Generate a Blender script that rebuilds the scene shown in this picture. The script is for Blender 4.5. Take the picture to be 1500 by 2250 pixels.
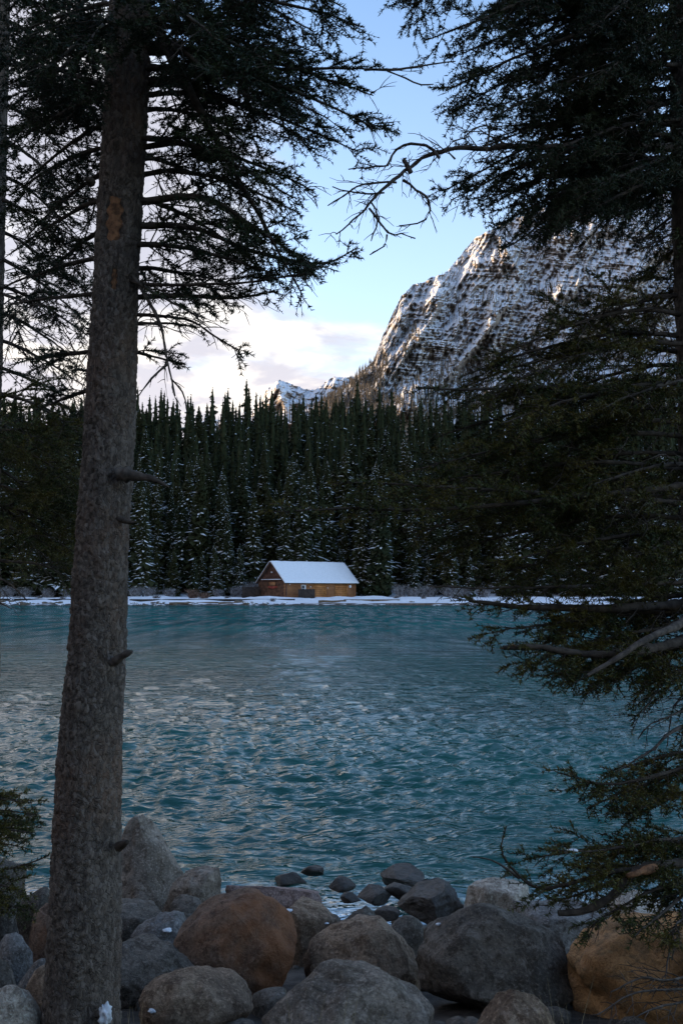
import bpy, math, random
import numpy as np
from mathutils import Vector
# ------------------------------------------------------------------ camera, sky, sun, exposure
for o in list(bpy.data.objects): bpy.data.objects.remove(o)
SC = bpy.context.scene
COL = SC.collection
CAMZ, PITCH, FPX = 2.6, math.radians(4.5), 2189.0
cd = bpy.data.cameras.new('camera'); cam = bpy.data.objects.new('camera', cd); COL.objects.link(cam)
cam.location = (0, 0, CAMZ); cam.rotation_euler = (math.pi/2 + PITCH, 0, 0)
cd.sensor_fit = 'VERTICAL'; cd.sensor_height = 36.0; cd.lens = 36.0*FPX/2250
cd.clip_start = 0.05; cd.clip_end = 30000
SC.camera = cam
SUN_EL, SUN_AZ = math.radians(13), math.radians(-68)      # azimuth from +Y, negative = left
SKY_STRENGTH = 0.15
SC.view_settings.view_transform = 'Standard'; SC.view_settings.look = 'None'
SC.view_settings.exposure = 1.5; SC.view_settings.gamma = 1.0
SC.view_settings.use_curve_mapping = False

class NT:
    """tiny node-tree writer"""
    def __init__(s, tree): s.t = tree; s.n = tree.nodes; s.l = tree.links
    def put(s, sock, v):
        if hasattr(v, 'is_output'): s.l.new(v, sock)
        elif v is not None:
            try: sock.default_value = v
            except Exception: sock.default_value = (v, v, v) if not hasattr(v, '__len__') else tuple(v)+(1.0,)
    def node(s, typ, ins=None, **attrs):
        n = s.n.new('ShaderNode'+typ)
        for k, v in attrs.items(): setattr(n, k, v)
        for k, v in (ins or {}).items(): s.put(n.inputs[k], v)
        return n
    def math(s, op, a, b=0.0, c=None, clamp=False):
        n = s.node('Math', operation=op, use_clamp=clamp); s.put(n.inputs[0], a); s.put(n.inputs[1], b)
        if c is not None: s.put(n.inputs[2], c)
        return n.outputs[0]
    def ramp(s, v, lo, hi, a=0.0, b=1.0):
        n = s.node('MapRange', interpolation_type='SMOOTHSTEP')
        for i, x in enumerate((v, lo, hi, a, b)): s.put(n.inputs[i], x)
        return n.outputs[0]
    def mix(s, f, a, b):
        n = s.node('Mix', data_type='RGBA'); s.put(n.inputs[0], f); s.put(n.inputs[6], rgb(a)); s.put(n.inputs[7], rgb(b))
        return n.outputs[2]
    def noise(s, vec=None, scale=1.0, detail=4, rough=0.55, dist=0.0):
        n = s.node('TexNoise', {'Scale': scale, 'Detail': detail, 'Roughness': rough, 'Distortion': dist})
        if vec is not None: s.l.new(vec, n.inputs['Vector'])
        return n.outputs[0]
    def mapping(s, vec, scale=(1, 1, 1), rot=(0, 0, 0), loc=(0, 0, 0)):
        n = s.node('Mapping'); s.l.new(vec, n.inputs[0])
        n.inputs['Scale'].default_value = scale; n.inputs['Rotation'].default_value = rot; n.inputs['Location'].default_value = loc
        return n.outputs[0]
def rgb(c):
    if hasattr(c, 'is_output'): return c
    return tuple(c)+(1.0,) if len(c) == 3 else c

world = bpy.data.worlds.new('World'); SC.world = world; world.use_nodes = True
w = NT(world.node_tree); w.n.clear()
sky = w.node('TexSky', sky_type='NISHITA', sun_disc=False, sun_elevation=SUN_EL, sun_rotation=SUN_AZ,
             altitude=1700.0, air_density=1.0, dust_density=0.6, ozone_density=1.6)
tc = w.node('TexCoord'); sep = w.node('SeparateXYZ'); w.l.new(tc.outputs['Generated'], sep.inputs[0])
dx, dy, dz = sep.outputs
den = w.math('ADD', w.math('MAXIMUM', dz, 0.0), 0.22)
comb = w.node('CombineXYZ', {0: w.math('DIVIDE', dx, den), 1: w.math('DIVIDE', dy, den), 2: w.math('MULTIPLY', dz, 2.0)})
cv = comb.outputs[0]
n1 = w.noise(w.mapping(cv, loc=(3.1, 1.7, .4)), 1.7, 7, 0.56, 0.35)
n2 = w.noise(w.mapping(cv, loc=(7.7, 2.2, 1.4)), 4.2, 6, 0.55, 0.2)
line = w.math('ADD', dz, w.math('MULTIPLY', dx, 1.05))            # a cloud bank on the left, clear to the right
cov = w.math('ADD', w.math('SUBTRACT', 0.30, line), w.math('MULTIPLY', w.math('SUBTRACT', n1, 0.5), 0.95))
mask = w.math('MULTIPLY', w.ramp(cov, -0.05, 0.12), 0.93)
thin = w.math('MULTIPLY', w.ramp(dz, 0.62, 0.05), 0.42)           # thin high haze towards the horizon
shade = w.ramp(w.math('ADD', n2, w.math('MULTIPLY', w.ramp(cov, 0.0, 0.35), -0.06)), 0.42, 0.57)
warm = w.ramp(dz, 0.34, 0.12)
K = 0.45/SKY_STRENGTH
lit = w.mix(warm, tuple(K*c for c in (0.95, 0.92, 0.90)), tuple(K*c for c in (1.12, 0.98, 0.82)))
dark = w.mix(warm, tuple(K*c for c in (0.58, 0.57, 0.64)), tuple(K*c for c in (0.70, 0.64, 0.67)))
ccol = w.mix(shade, dark, lit)
base = w.mix(thin, sky.outputs[0], tuple(K*c for c in (0.88, 0.95, 1.02)))
fin = w.mix(mask, base, ccol)
bg = w.node('Background', {'Color': fin, 'Strength': SKY_STRENGTH})
w.l.new(bg.outputs[0], w.node('OutputWorld').inputs[0])

tosun = Vector((math.sin(SUN_AZ)*math.cos(SUN_EL), math.cos(SUN_AZ)*math.cos(SUN_EL), math.sin(SUN_EL)))
sd = bpy.data.lights.new('sun', 'SUN'); sd.energy = 3.0; sd.angle = math.radians(0.6); sd.color = (1.0, 0.70, 0.42)
sun = bpy.data.objects.new('sun', sd); COL.objects.link(sun)
sun.rotation_euler = (-tosun).to_track_quat('-Z', 'Y').to_euler(); sun.location = (-40, 10, 60)

# ------------------------------------------------------------------ helpers
rng = np.random.default_rng(11)
def P(x, y, d):
    """photo pixel (1500x2250) at depth d metres along +Y"""
    a = (np.asarray(x, float)-750)/FPX; b = -(np.asarray(y, float)-1125)/FPX
    Y = math.cos(PITCH) - math.sin(PITCH)*b; Z = math.sin(PITCH) + math.cos(PITCH)*b
    k = np.asarray(d, float)/Y
    return np.stack(np.broadcast_arrays(a*k, Y*k, CAMZ + Z*k), -1)
def mpp(d): return d/FPX
def mk(name, V, quads=None, tris=None, mat=None, parent=None, smooth=True):
    V = np.ascontiguousarray(V, np.float32).reshape(-1, 3)
    me = bpy.data.meshes.new(name)
    q = np.zeros((0, 4), np.int32) if quads is None or len(quads) == 0 else np.asarray(quads, np.int32)
    t = np.zeros((0, 3), np.int32) if tris is None or len(tris) == 0 else np.asarray(tris, np.int32)
    nl = q.size + t.size
    me.vertices.add(len(V)); me.vertices.foreach_set('co', V.ravel())
    me.loops.add(nl); me.loops.foreach_set('vertex_index', np.concatenate([q.ravel(), t.ravel()]))
    me.polygons.add(len(q)+len(t))
    me.polygons.foreach_set('loop_start', np.concatenate([np.arange(len(q))*4, q.size+np.arange(len(t))*3]).astype(np.int32))
    if smooth: me.polygons.foreach_set('use_smooth', np.ones(len(q)+len(t), bool))
    me.update(calc_edges=True)
    if mat: me.materials.append(mat)
    return link(name, me, parent)
def link(name, data, parent=None):
    o = bpy.data.objects.new(name, data); COL.objects.link(o)
    if parent: o.parent = parent
    return o
def empty(name, loc=(0, 0, 0), rz=0.0):
    o = bpy.data.objects.new(name, None); COL.objects.link(o); o.location = loc; o.rotation_euler = (0, 0, rz)
    o.empty_display_size = 0.2
    return o
def tag(o, label=None, cat=None, group=None, kind=None):
    if label: o['label'] = label
    if cat: o['category'] = cat
    if group: o['group'] = group
    if kind: o['kind'] = kind
    return o
class MB:
    def __init__(s): s.V = []; s.q = []; s.t = []; s.n = 0
    def add(s, V, q=None, t=None):
        V = np.asarray(V, float).reshape(-1, 3)
        if q is not None and len(q): s.q.append(np.asarray(q)+s.n)
        if t is not None and len(t): s.t.append(np.asarray(t)+s.n)
        s.V.append(V); s.n += len(V)
    def box(s, lo, hi, M=None):
        x0, y0, z0 = lo; x1, y1, z1 = hi
        V = np.array([[x, y, z] for z in (z0, z1) for y in (y0, y1) for x in (x0, x1)], float)
        if M is not None: V = M(V)
        s.add(V, [[0, 2, 3, 1], [4, 5, 7, 6], [0, 1, 5, 4], [2, 6, 7, 3], [0, 4, 6, 2], [1, 3, 7, 5]])
    def build(s, name, mat, parent=None, smooth=False):
        return mk(name, np.concatenate(s.V) if s.V else np.zeros((0, 3)), np.concatenate(s.q) if s.q else None,
                  np.concatenate(s.t) if s.t else None, mat, parent, smooth)
def nrm(v): return v/np.maximum(np.linalg.norm(v, axis=-1, keepdims=True), 1e-9)
def tubes(Pn, R, sides=4, cap=False):
    """Pn [n,k,3], R [n,k] -> verts, quads"""
    n, k, _ = Pn.shape
    T = np.gradient(Pn, axis=1); T = nrm(T)
    ref = np.where(np.abs(T[..., 2:3]) > .9, np.array([1., 0, 0]), np.array([0, 0, 1.]))
    A = nrm(np.cross(T, ref)); B = np.cross(T, A)
    th = np.arange(sides)*2*np.pi/sides
    V = Pn[:, :, None, :] + R[:, :, None, None]*(A[:, :, None, :]*np.cos(th)[:, None] + B[:, :, None, :]*np.sin(th)[:, None])
    i = np.arange(k-1)[:, None]*sides; j = np.arange(sides)[None]; j2 = (j+1) % sides
    q = np.stack([i+j, i+j2, i+sides+j2, i+sides+j], -1).reshape(-1, 4)
    q = (q[None] + (np.arange(n)*k*sides)[:, None, None]).reshape(-1, 4)
    return V.reshape(-1, 3), q
def grid_quads(nr, nc):
    i = np.arange(nr-1)[:, None]*nc; j = np.arange(nc-1)[None]
    return np.stack([i+j, i+j+1, i+nc+j+1, i+nc+j], -1).reshape(-1, 4)
# gradient noise
_perm = np.random.default_rng(5).permutation(256); _perm = np.concatenate([_perm, _perm, _perm])
_grad = nrm(np.random.default_rng(6).normal(size=(256, 3)))
def perlin(p):
    p = np.asarray(p, float); pi = np.floor(p).astype(int); f = p-pi; pi &= 255
    u = f*f*f*(f*(f*6-15)+10)
    r = 0
    for dx_ in (0, 1):
        for dy_ in (0, 1):
            for dz_ in (0, 1):
                h = _perm[_perm[_perm[(pi[..., 0]+dx_) & 255]+((pi[..., 1]+dy_) & 255)]+((pi[..., 2]+dz_) & 255)]
                g = _grad[h]
                d = g[..., 0]*(f[..., 0]-dx_)+g[..., 1]*(f[..., 1]-dy_)+g[..., 2]*(f[..., 2]-dz_)
                wgt = (u[..., 0] if dx_ else 1-u[..., 0])*(u[..., 1] if dy_ else 1-u[..., 1])*(u[..., 2] if dz_ else 1-u[..., 2])
                r = r + wgt*d
    return r*1.6
def fbm(p, oct=4, gain=.5):
    p = np.asarray(p, float); r = 0; a = 1.0
    for i in range(oct): r = r+a*perlin(p+i*17.3); p = p*2.03; a *= gain
    return r
def ridged(p, oct=4, gain=.5):
    p = np.asarray(p, float); r = 0; a = 1.0
    for i in range(oct): r = r+a*(1-2*np.abs(perlin(p+i*11.7))); p = p*2.07; a *= gain
    return r
def S3(a, b, c): return np.stack(np.broadcast_arrays(a, b, c), -1)
def sstep(x, a, b): t = np.clip((x-a)/(b-a), 0, 1); return t*t*(3-2*t)
def worley(u, v, seed=0, wrap=None):
    """returns F1, F2, cell random"""
    iu = np.floor(u).astype(int); iv = np.floor(v).astype(int)
    f1 = np.full(u.shape, 9.); f2 = f1.copy(); cid = np.zeros(u.shape)
    def h(a, b, k):
        if wrap: a = a % wrap
        x = np.sin(a*127.1+b*311.7+k*74.7+seed*13.1)*43758.5453
        return x-np.floor(x)
    for a in (-1, 0, 1):
        for b in (-1, 0, 1):
            cu, cv_ = iu+a, iv+b
            d = np.hypot(cu+h(cu, cv_, 1)-u, cv_+h(cu, cv_, 2)-v)
            r_ = h(cu, cv_, 3); m = d < f1
            f2 = np.where(m, f1, np.minimum(f2, d)); cid = np.where(m, r_, cid); f1 = np.where(m, d, f1)
    return f1, f2, cid

# ------------------------------------------------------------------ materials
def material(name):
    m = bpy.data.materials.new(name); m.use_nodes = True; t = NT(m.node_tree); t.n.clear()
    b = t.node('BsdfPrincipled'); out = t.node('OutputMaterial'); t.l.new(b.outputs[0], out.inputs[0])
    t.b = b; t.out = out; t.geo = t.node('NewGeometry'); t.pos = t.geo.outputs['Position']
    t.obj = t.node('TexCoord').outputs['Object']
    return m, t
def bump(t, h, strength=.5, dist=.01, normal=None, fw=.1):
    n = t.node('Bump', {'Height': h, 'Strength': strength, 'Distance': dist, 'Filter Width': fw})
    if normal is not None: t.l.new(normal, n.inputs['Normal'])
    t.l.new(n.outputs[0], t.b.inputs['Normal']); return n.outputs[0]
def plain(name, col, rough=.8, var=.25, scale=6.0, spec=.3, bmp=0, col2=None):
    m, t = material(name)
    f = t.noise(t.obj, scale, 5, .6)
    c2 = col2 or tuple(min(1, c*(1+var)) for c in col); c1 = tuple(c*(1-var) for c in col)
    t.put(t.b.inputs['Base Color'], t.mix(t.ramp(f, .35, .65), c1, c2)); t.b.inputs['Roughness'].default_value = rough
    t.b.inputs['Specular IOR Level'].default_value = spec
    if bmp: bump(t, t.noise(t.obj, scale*3, 5, .6), .6, bmp)
    return m
def rock_mat(name, c1, c2, c3, lichen=.35, tint=None):
    m, t = material(name)
    info = t.node('ObjectInfo').outputs['Random']
    off = t.node('VectorMath', operation='ADD'); t.l.new(t.obj, off.inputs[0])
    cx = t.node('CombineXYZ', {0: t.math('MULTIPLY', info, 37), 1: t.math('MULTIPLY', info, 91), 2: info}); t.l.new(cx.outputs[0], off.inputs[1])
    v = off.outputs[0]
    big = t.noise(v, 3.2, 5, .6, .4); mid = t.noise(v, 14, 6, .65, .2); fine = t.noise(v, 70, 4, .7)
    c = t.mix(t.ramp(big, .36, .64), c1, c2)
    c = t.mix(t.ramp(mid, .48, .62), c, tuple(x*.62 for x in c3))
    c = t.mix(t.math('MULTIPLY', t.ramp(fine, .54, .62), lichen), c, tuple(min(1, x*2.1) for x in c2))
    c = t.mix(t.math('MULTIPLY', t.ramp(fine, .46, .36), .6), c, tuple(x*.4 for x in c1))
    vn = t.noise(v, 5.5, 6, .7, 1.2); c = t.mix(t.math('MULTIPLY', t.ramp(t.math('ABSOLUTE', t.math('SUBTRACT', vn, .5)), .012, .0), .28), c, tuple(x*.45 for x in c1))
    pl = t.noise(v, 8.0, 6, .75, .6); c = t.mix(t.math('MULTIPLY', t.ramp(pl, .57, .66), lichen*1.3), c, tuple(min(1, .12+x*1.5) for x in c2))
    if tint is not None:
        up = t.node('SeparateXYZ'); t.l.new(t.geo.outputs['Normal'], up.inputs[0])
        k = t.math('ADD', t.math('MULTIPLY', up.outputs[0], .5), t.math('MULTIPLY', t.math('SUBTRACT', big, .5), 2.2))
        c = t.mix(t.math('MULTIPLY', t.ramp(k, -.1, .6), .85), c, tint)
    t.put(t.b.inputs['Base Color'], c); t.b.inputs['Roughness'].default_value = .82; t.b.inputs['Specular IOR Level'].default_value = .3
    h = t.math('ADD', t.math('MULTIPLY', mid, 1.0), t.math('ADD', t.math('MULTIPLY', fine, .45), t.math('MULTIPLY', t.ramp(t.math('ABSOLUTE', t.math('SUBTRACT', t.noise(v, 5.5, 6, .7, 1.2), .5)), .03, .0), -.15)))
    bump(t, h, .9, .022)
    return m
M = {}
M['rock_grey'] = rock_mat('rock_grey', (0.165, 0.133, 0.104), (0.314, 0.253, 0.198), (0.215, 0.161, 0.116))
M['rock_dark'] = rock_mat('rock_dark', (0.090, 0.077, 0.063), (0.182, 0.151, 0.122), (0.123, 0.095, 0.070))
M['rock_wet'] = rock_mat('rock_wet', (0.034, 0.029, 0.025), (0.068, 0.057, 0.048), (0.047, 0.037, 0.028), .15)
M['rock_wet'].node_tree.nodes['Principled BSDF'].inputs['Roughness'].default_value = .45
M['rock_pale'] = rock_mat('rock_pale', (0.362, 0.301, 0.243), (0.593, 0.498, 0.405), (0.428, 0.337, 0.255))
M['rock_red'] = rock_mat('rock_red', (.13, .085, .06), (.24, .15, .10), (.18, .105, .07), .3, (.27, .105, .042))
M['rock_orange'] = rock_mat('rock_orange', (.34, .17, .07), (.52, .28, .12), (.42, .25, .12), .15, (.50, .20, .05))
M['rock_brown'] = rock_mat('rock_brown', (0.182, 0.120, 0.079), (0.329, 0.232, 0.156), (0.248, 0.161, 0.104))
M['rock_purple'] = rock_mat('rock_purple', (0.215, 0.140, 0.122), (0.362, 0.253, 0.215), (0.264, 0.168, 0.133))
M['rock_blue'] = rock_mat('rock_blue', (0.140, 0.133, 0.127), (0.248, 0.232, 0.215), (0.182, 0.155, 0.133))
M['snow'] = plain('snow', (.80, .83, .88), .6, .04, 3.0, .4, .01)
M['wood_scar'] = plain('fresh_wood', (.21, .10, .048), .8, .5, 40)
M['needle'], t = material('needle')
f = t.noise(t.pos, 5.0, 3, .5); g2 = t.noise(t.pos, 60, 2, .5)
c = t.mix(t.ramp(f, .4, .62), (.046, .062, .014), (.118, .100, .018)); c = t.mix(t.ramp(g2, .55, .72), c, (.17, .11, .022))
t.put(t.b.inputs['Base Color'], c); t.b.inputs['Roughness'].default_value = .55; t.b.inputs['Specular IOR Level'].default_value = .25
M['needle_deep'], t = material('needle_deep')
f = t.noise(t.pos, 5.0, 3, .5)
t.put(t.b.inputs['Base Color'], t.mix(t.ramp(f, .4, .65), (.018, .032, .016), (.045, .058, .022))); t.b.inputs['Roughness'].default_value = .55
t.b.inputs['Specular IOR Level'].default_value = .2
M['twig'] = plain('twig_bark', (.075, .058, .045), .9, .35, 30, .15, .002)
M['dead_twig'] = plain('dead_twig_bark', (.11, .088, .072), .9, .4, 30, .15, .002)
# bark of the near trunks: plates come from the mesh, colour per plate from an attribute
M['bark'], t = material('bark')
at = t.node('Attribute', attribute_name='plate').outputs['Fac']
f = t.noise(t.pos, 2.2, 4, .6); f2 = t.noise(t.pos, 90, 5, .7); f3 = t.noise(t.mapping(t.pos, (1, 1, .25)), 28, 4, .6)
c = t.mix(at, (.095, .074, .060), (.20, .155, .122)); c = t.mix(t.ramp(f, .45, .68), c, (.19, .125, .09))
c = t.mix(t.math('MULTIPLY', t.ramp(f2, .60, .74), .35), c, (.24, .23, .21)); c = t.mix(t.math('MULTIPLY', t.ramp(f3, .5, .3), .35), c, (.05, .042, .036))
t.put(t.b.inputs['Base Color'], c); t.b.inputs['Roughness'].default_value = .9; t.b.inputs['Specular IOR Level'].default_value = .2
vo = t.node('TexVoronoi', {'Scale': 78.0, 'Randomness': 1.0}, feature='DISTANCE_TO_EDGE'); vc = t.node('TexVoronoi', {'Scale': 78.0, 'Randomness': 1.0})
wp = t.node('VectorMath', operation='ADD'); t.l.new(t.mapping(t.pos, (1, 1, .45)), wp.inputs[0]); nc_t = t.node('TexNoise', {'Scale': 24.0, 'Detail': 3}); t.l.new(t.pos, nc_t.inputs['Vector'])
wm = t.node('VectorMath', operation='SCALE'); t.l.new(nc_t.outputs['Color'], wm.inputs[0]); wm.inputs['Scale'].default_value = .032; t.l.new(wm.outputs[0], wp.inputs[1])
t.l.new(wp.outputs[0], vo.inputs['Vector']); t.l.new(wp.outputs[0], vc.inputs['Vector'])
cellv = t.node('SeparateColor'); t.l.new(vc.outputs['Color'], cellv.inputs[0])
c = t.mix(t.math('MULTIPLY', t.ramp(cellv.outputs[0], .35, 1.0), .65), c, (.25, .205, .172)); c = t.mix(t.math('MULTIPLY', t.ramp(cellv.outputs[1], .55, 1.0), .55), c, (.06, .048, .040))
t.put(t.b.inputs['Base Color'], c)
hb = t.math('ADD', t.math('MULTIPLY', t.ramp(vo.outputs['Distance'], 0, .12), t.math('ADD', .4, cellv.outputs[2])), t.math('MULTIPLY', t.math('ADD', f2, f3), .5))
bump(t, hb, .9, .006)

# ------------------------------------------------------------------ ground: one sheet, near bank, lake bed, far bank, hill
YK = np.array([-60, 0, 3.5, 8.0, 12, 40, 160, 170.5, 172, 174.5, 186, 206, 212, 300, 1500, 12000.])
ZK = np.array([1.3, 1.0, .9, 0.0, -.55, -3.2, -3.2, -.35, .12, .42, 1.10, 1.35, 2.2, 40, 150, 160.])
def gz(x, y, detail=True):
    x = np.asarray(x, float); y = np.asarray(y, float)
    z = np.interp(y, YK, ZK)
    if detail:
        near = np.clip(1-np.abs(y-5)/40, 0, 1)
        z = z + near*.07*fbm(S3(x*.9, y*.9, 0.0), 3)
        far = sstep(y, 168, 176)*(1-sstep(y, 190, 200)); z = z+far*(.25*fbm(S3(x*.35, y*.35, 3.0), 3)+.42*fbm(S3(x*.13, y*.2, 5.0), 2))
        hill = sstep(y, 206, 260); z = z+hill*2.2*fbm(S3(x*.02, y*.02, 7.0), 3)
    return z
gy = np.concatenate([np.linspace(-60, 0, 8)[:-1], np.linspace(0, 14, 70)[:-1], np.linspace(14, 165, 20)[:-1], np.linspace(165, 215, 70)[:-1],
                     np.linspace(215, 330, 24)[:-1], np.geomspace(330, 12000, 22)])
gx = np.concatenate([-np.geomspace(100, 6000, 16)[::-1], np.linspace(-98, -6, 50)[:-1], np.linspace(-6, 6, 60)[:-1], np.linspace(6, 98, 50), np.geomspace(100, 6000, 16)])
GX, GY = np.meshgrid(gx, gy)
M['ground'], t = material('ground')
sp = t.node('SeparateXYZ'); t.l.new(t.pos, sp.inputs[0])
nz = t.noise(t.pos, .55, 5, .6); soil = t.mix(t.ramp(t.noise(t.pos, 9, 5, .65), .4, .65), (.035, .028, .022), (.085, .072, .06))
bed = t.mix(t.ramp(t.noise(t.pos, 3, 5, .65), .4, .65), (.05, .055, .05), (.10, .095, .08))
soil = t.mix(t.ramp(sp.outputs[2], .25, .02), soil, bed)
snowf = t.math('MULTIPLY', t.ramp(sp.outputs[1], 171.0, 172.5), t.ramp(t.math('ADD', nz, t.ramp(sp.outputs[2], .05, .5, -.22, .12)), .34, .44))
litter = t.math('MULTIPLY', t.ramp(sp.outputs[1], 205, 216), t.ramp(t.math('ADD', t.noise(t.pos, .9, 5, .7), t.ramp(sp.outputs[1], 215, 290, 0.0, .5)), .42, .55))
c = t.mix(snowf, soil, (.80, .83, .88)); c = t.mix(litter, c, (.035, .032, .024))
t.put(t.b.inputs['Base Color'], c); t.b.inputs['Roughness'].default_value = .9; bump(t, t.noise(t.pos, 22, 6, .7), .8, .03)
tag(mk('ground', S3(GX, GY, gz(GX, GY)), grid_quads(len(gy), len(gx)), None, M['ground']), kind='structure')

# ------------------------------------------------------------------ lake
rl = 2.6*2189/np.linspace(33.0, 760, 420)                      # distances, finer towards the near bank
al = np.radians(np.concatenate([np.linspace(-70, -23, 24)[:-1], np.linspace(-23, 23, 430), np.linspace(23, 70, 24)[1:]]))
A_, R_ = np.meshgrid(al, rl); WX = R_*np.tan(np.clip(A_, -1.2, 1.2)); WY = R_+0*A_
wr = np.random.default_rng(3); hz = np.zeros_like(WX)
dr = np.abs(np.gradient(rl))[:, None]
for i in range(72):
    lam = .22*(2.6/.22)**(wr.random()**1.2); th = math.radians(wr.normal(78, 26)); k = 2*math.pi/lam
    amp = .0115*min(lam, .40)**.82*(min(1, .40/lam))**.55*wr.uniform(.5, 1.2)
    att = sstep(lam/np.maximum(dr, R_*.0019), 1.7, 3.4)
    ph = k*(WX*math.cos(th)+WY*math.sin(th))+wr.random()*6.28 + 1.6*perlin(S3(WX/lam*.16, WY/lam*.16, i*3.7))
    hz += amp*att*(np.sin(ph)+.25*np.sin(2*ph+.6))
calm = .45+.55*sstep(WY, 8, 15); hz *= calm*1.2*(1+.5*perlin(S3(WX*.06, WY*.05, 9.0)))
M['water'], t = material('water')
sp = t.node('SeparateXYZ'); t.l.new(t.pos, sp.inputs[0])
def wv(scale, rot, st, crest=False):
    n = t.noise(t.mapping(t.pos, (st, 1, 1), (0, 0, rot)), scale, 3, .55, .5)
    return t.math('SUBTRACT', 1.0, t.math('ABSOLUTE', t.math('MULTIPLY', t.math('SUBTRACT', n, .5), 2.6))) if crest else n
h1 = wv(1.0, math.radians(-14), .45, True); h2 = wv(2.9, math.radians(9), .42, True); h3 = wv(9, math.radians(-20), .5)
h0 = wv(.30, math.radians(-18), .55)
h = t.math('ADD', t.math('MULTIPLY', h1, .036), t.math('ADD', t.math('MULTIPLY', h2, .042), t.math('MULTIPLY', h3, .018)))
h = t.math('ADD', h, t.math('MULTIPLY', h0, .04))
gust = t.noise(t.mapping(t.pos, (.75, .10, 1), (0, 0, math.radians(6))), 1.0, 4, .6)
h = t.math('MULTIPLY', h, t.math('MULTIPLY', t.math('ADD', 1.0, t.math('MULTIPLY', t.ramp(gust, .36, .64, -.65, .5), t.ramp(sp.outputs[1], 35, 80))), t.ramp(sp.outputs[1], 20, 110, 1.0, .62)))
bump(t, h, 1.0, 1.0, fw=.025)
patch = t.noise(t.mapping(t.pos, (.5, 1, 1)), .10, 3, .5)
t.put(t.b.inputs['Base Color'], t.mix(t.ramp(patch, .35, .65), (.006, .060, .052), (.013, .100, .084)))
t.b.inputs['Roughness'].default_value = .06; t.b.inputs['IOR'].default_value = 1.333; t.put(t.b.inputs['Specular IOR Level'], t.ramp(sp.outputs[1], 14, 75, .50, .16))
# shallow clear water at the near bank
gl = t.node('BsdfGlossy', {'Roughness': .05, 'Color': (1, 1, 1, 1)}); tr = t.node('BsdfTransparent', {'Color': (.62, .74, .74, 1)})
fr = t.node('Fresnel', {'IOR': 1.333}); ms = t.node('MixShader'); bn = [n for n in t.n if n.type == 'BUMP'][0].outputs[0]
t.l.new(bn, gl.inputs['Normal']); t.l.new(bn, fr.inputs['Normal']); t.l.new(fr.outputs[0], ms.inputs[0]); t.l.new(tr.outputs[0], ms.inputs[1]); t.l.new(gl.outputs[0], ms.inputs[2])
deep = t.ramp(t.math('ADD', sp.outputs[1], t.math('MULTIPLY', t.noise(t.pos, .7, 3), 2.0)), 7.6, 10.6)
dfs = t.node('BsdfDiffuse', {'Color': t.mix(t.ramp(patch, .35, .65), (.010, .078, .080), (.018, .118, .112))}); far_mix = t.node('MixShader'); t.l.new(t.math('MULTIPLY', t.ramp(sp.outputs[1], 18, 80, .0, .66), t.ramp(t.noise(t.mapping(t.pos, (.85, .13, 1), (0, 0, math.radians(5))), 1.0, 5, .65), .36, .62, .35, 1.45), clamp=True), far_mix.inputs[0])
t.l.new(t.b.outputs[0], far_mix.inputs[1]); t.l.new(dfs.outputs[0], far_mix.inputs[2])
mx = t.node('MixShader'); t.l.new(deep, mx.inputs[0]); t.l.new(ms.outputs[0], mx.inputs[1]); t.l.new(far_mix.outputs[0], mx.inputs[2]); t.l.new(mx.outputs[0], t.out.inputs[0])
tag(mk('lake', S3(WX, WY, hz), grid_quads(len(rl), len(al)), None, M['water']), kind='structure')

# ------------------------------------------------------------------ mountain
M['mountain'], t = material('mountain')
sp = t.node('SeparateXYZ'); t.l.new(t.geo.outputs['Normal'], sp.inputs[0])
tn = t.node('SeparateXYZ'); t.l.new(t.geo.outputs['True Normal'], tn.inputs[0])
strat = t.noise(t.mapping(t.pos, (.13, .13, 3.2), (math.radians(4), math.radians(-7), 0)), .026, 6, .72, .25)
fb = t.noise(t.pos, .03, 7, .72); fine = t.noise(t.pos, .17, 4, .7)
sn = t.math('ADD', sp.outputs[2], t.math('MULTIPLY', t.math('SUBTRACT', strat, .5), 1.3))
sn = t.math('ADD', sn, t.math('MULTIPLY', t.math('SUBTRACT', fb, .5), .8)); sn = t.math('ADD', sn, t.math('MULTIPLY', t.math('SUBTRACT', fine, .5), 1.1))
mask = t.ramp(sn, .18, .54)
rockc = t.mix(t.ramp(fb, .38, .62), (.27, .24, .225), (.40, .325, .255)); rockc = t.mix(t.ramp(strat, .5, .7), rockc, (.26, .235, .22))
t.put(t.b.inputs['Base Color'], t.mix(mask, rockc, (.78, .81, .86))); t.b.inputs['Roughness'].default_value = .85; t.b.inputs['Specular IOR Level'].default_value = .15
bump(t, t.math('ADD', t.math('MULTIPLY', fine, .5), t.math('ADD', fb, strat)), 1.0, 6.0)

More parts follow.
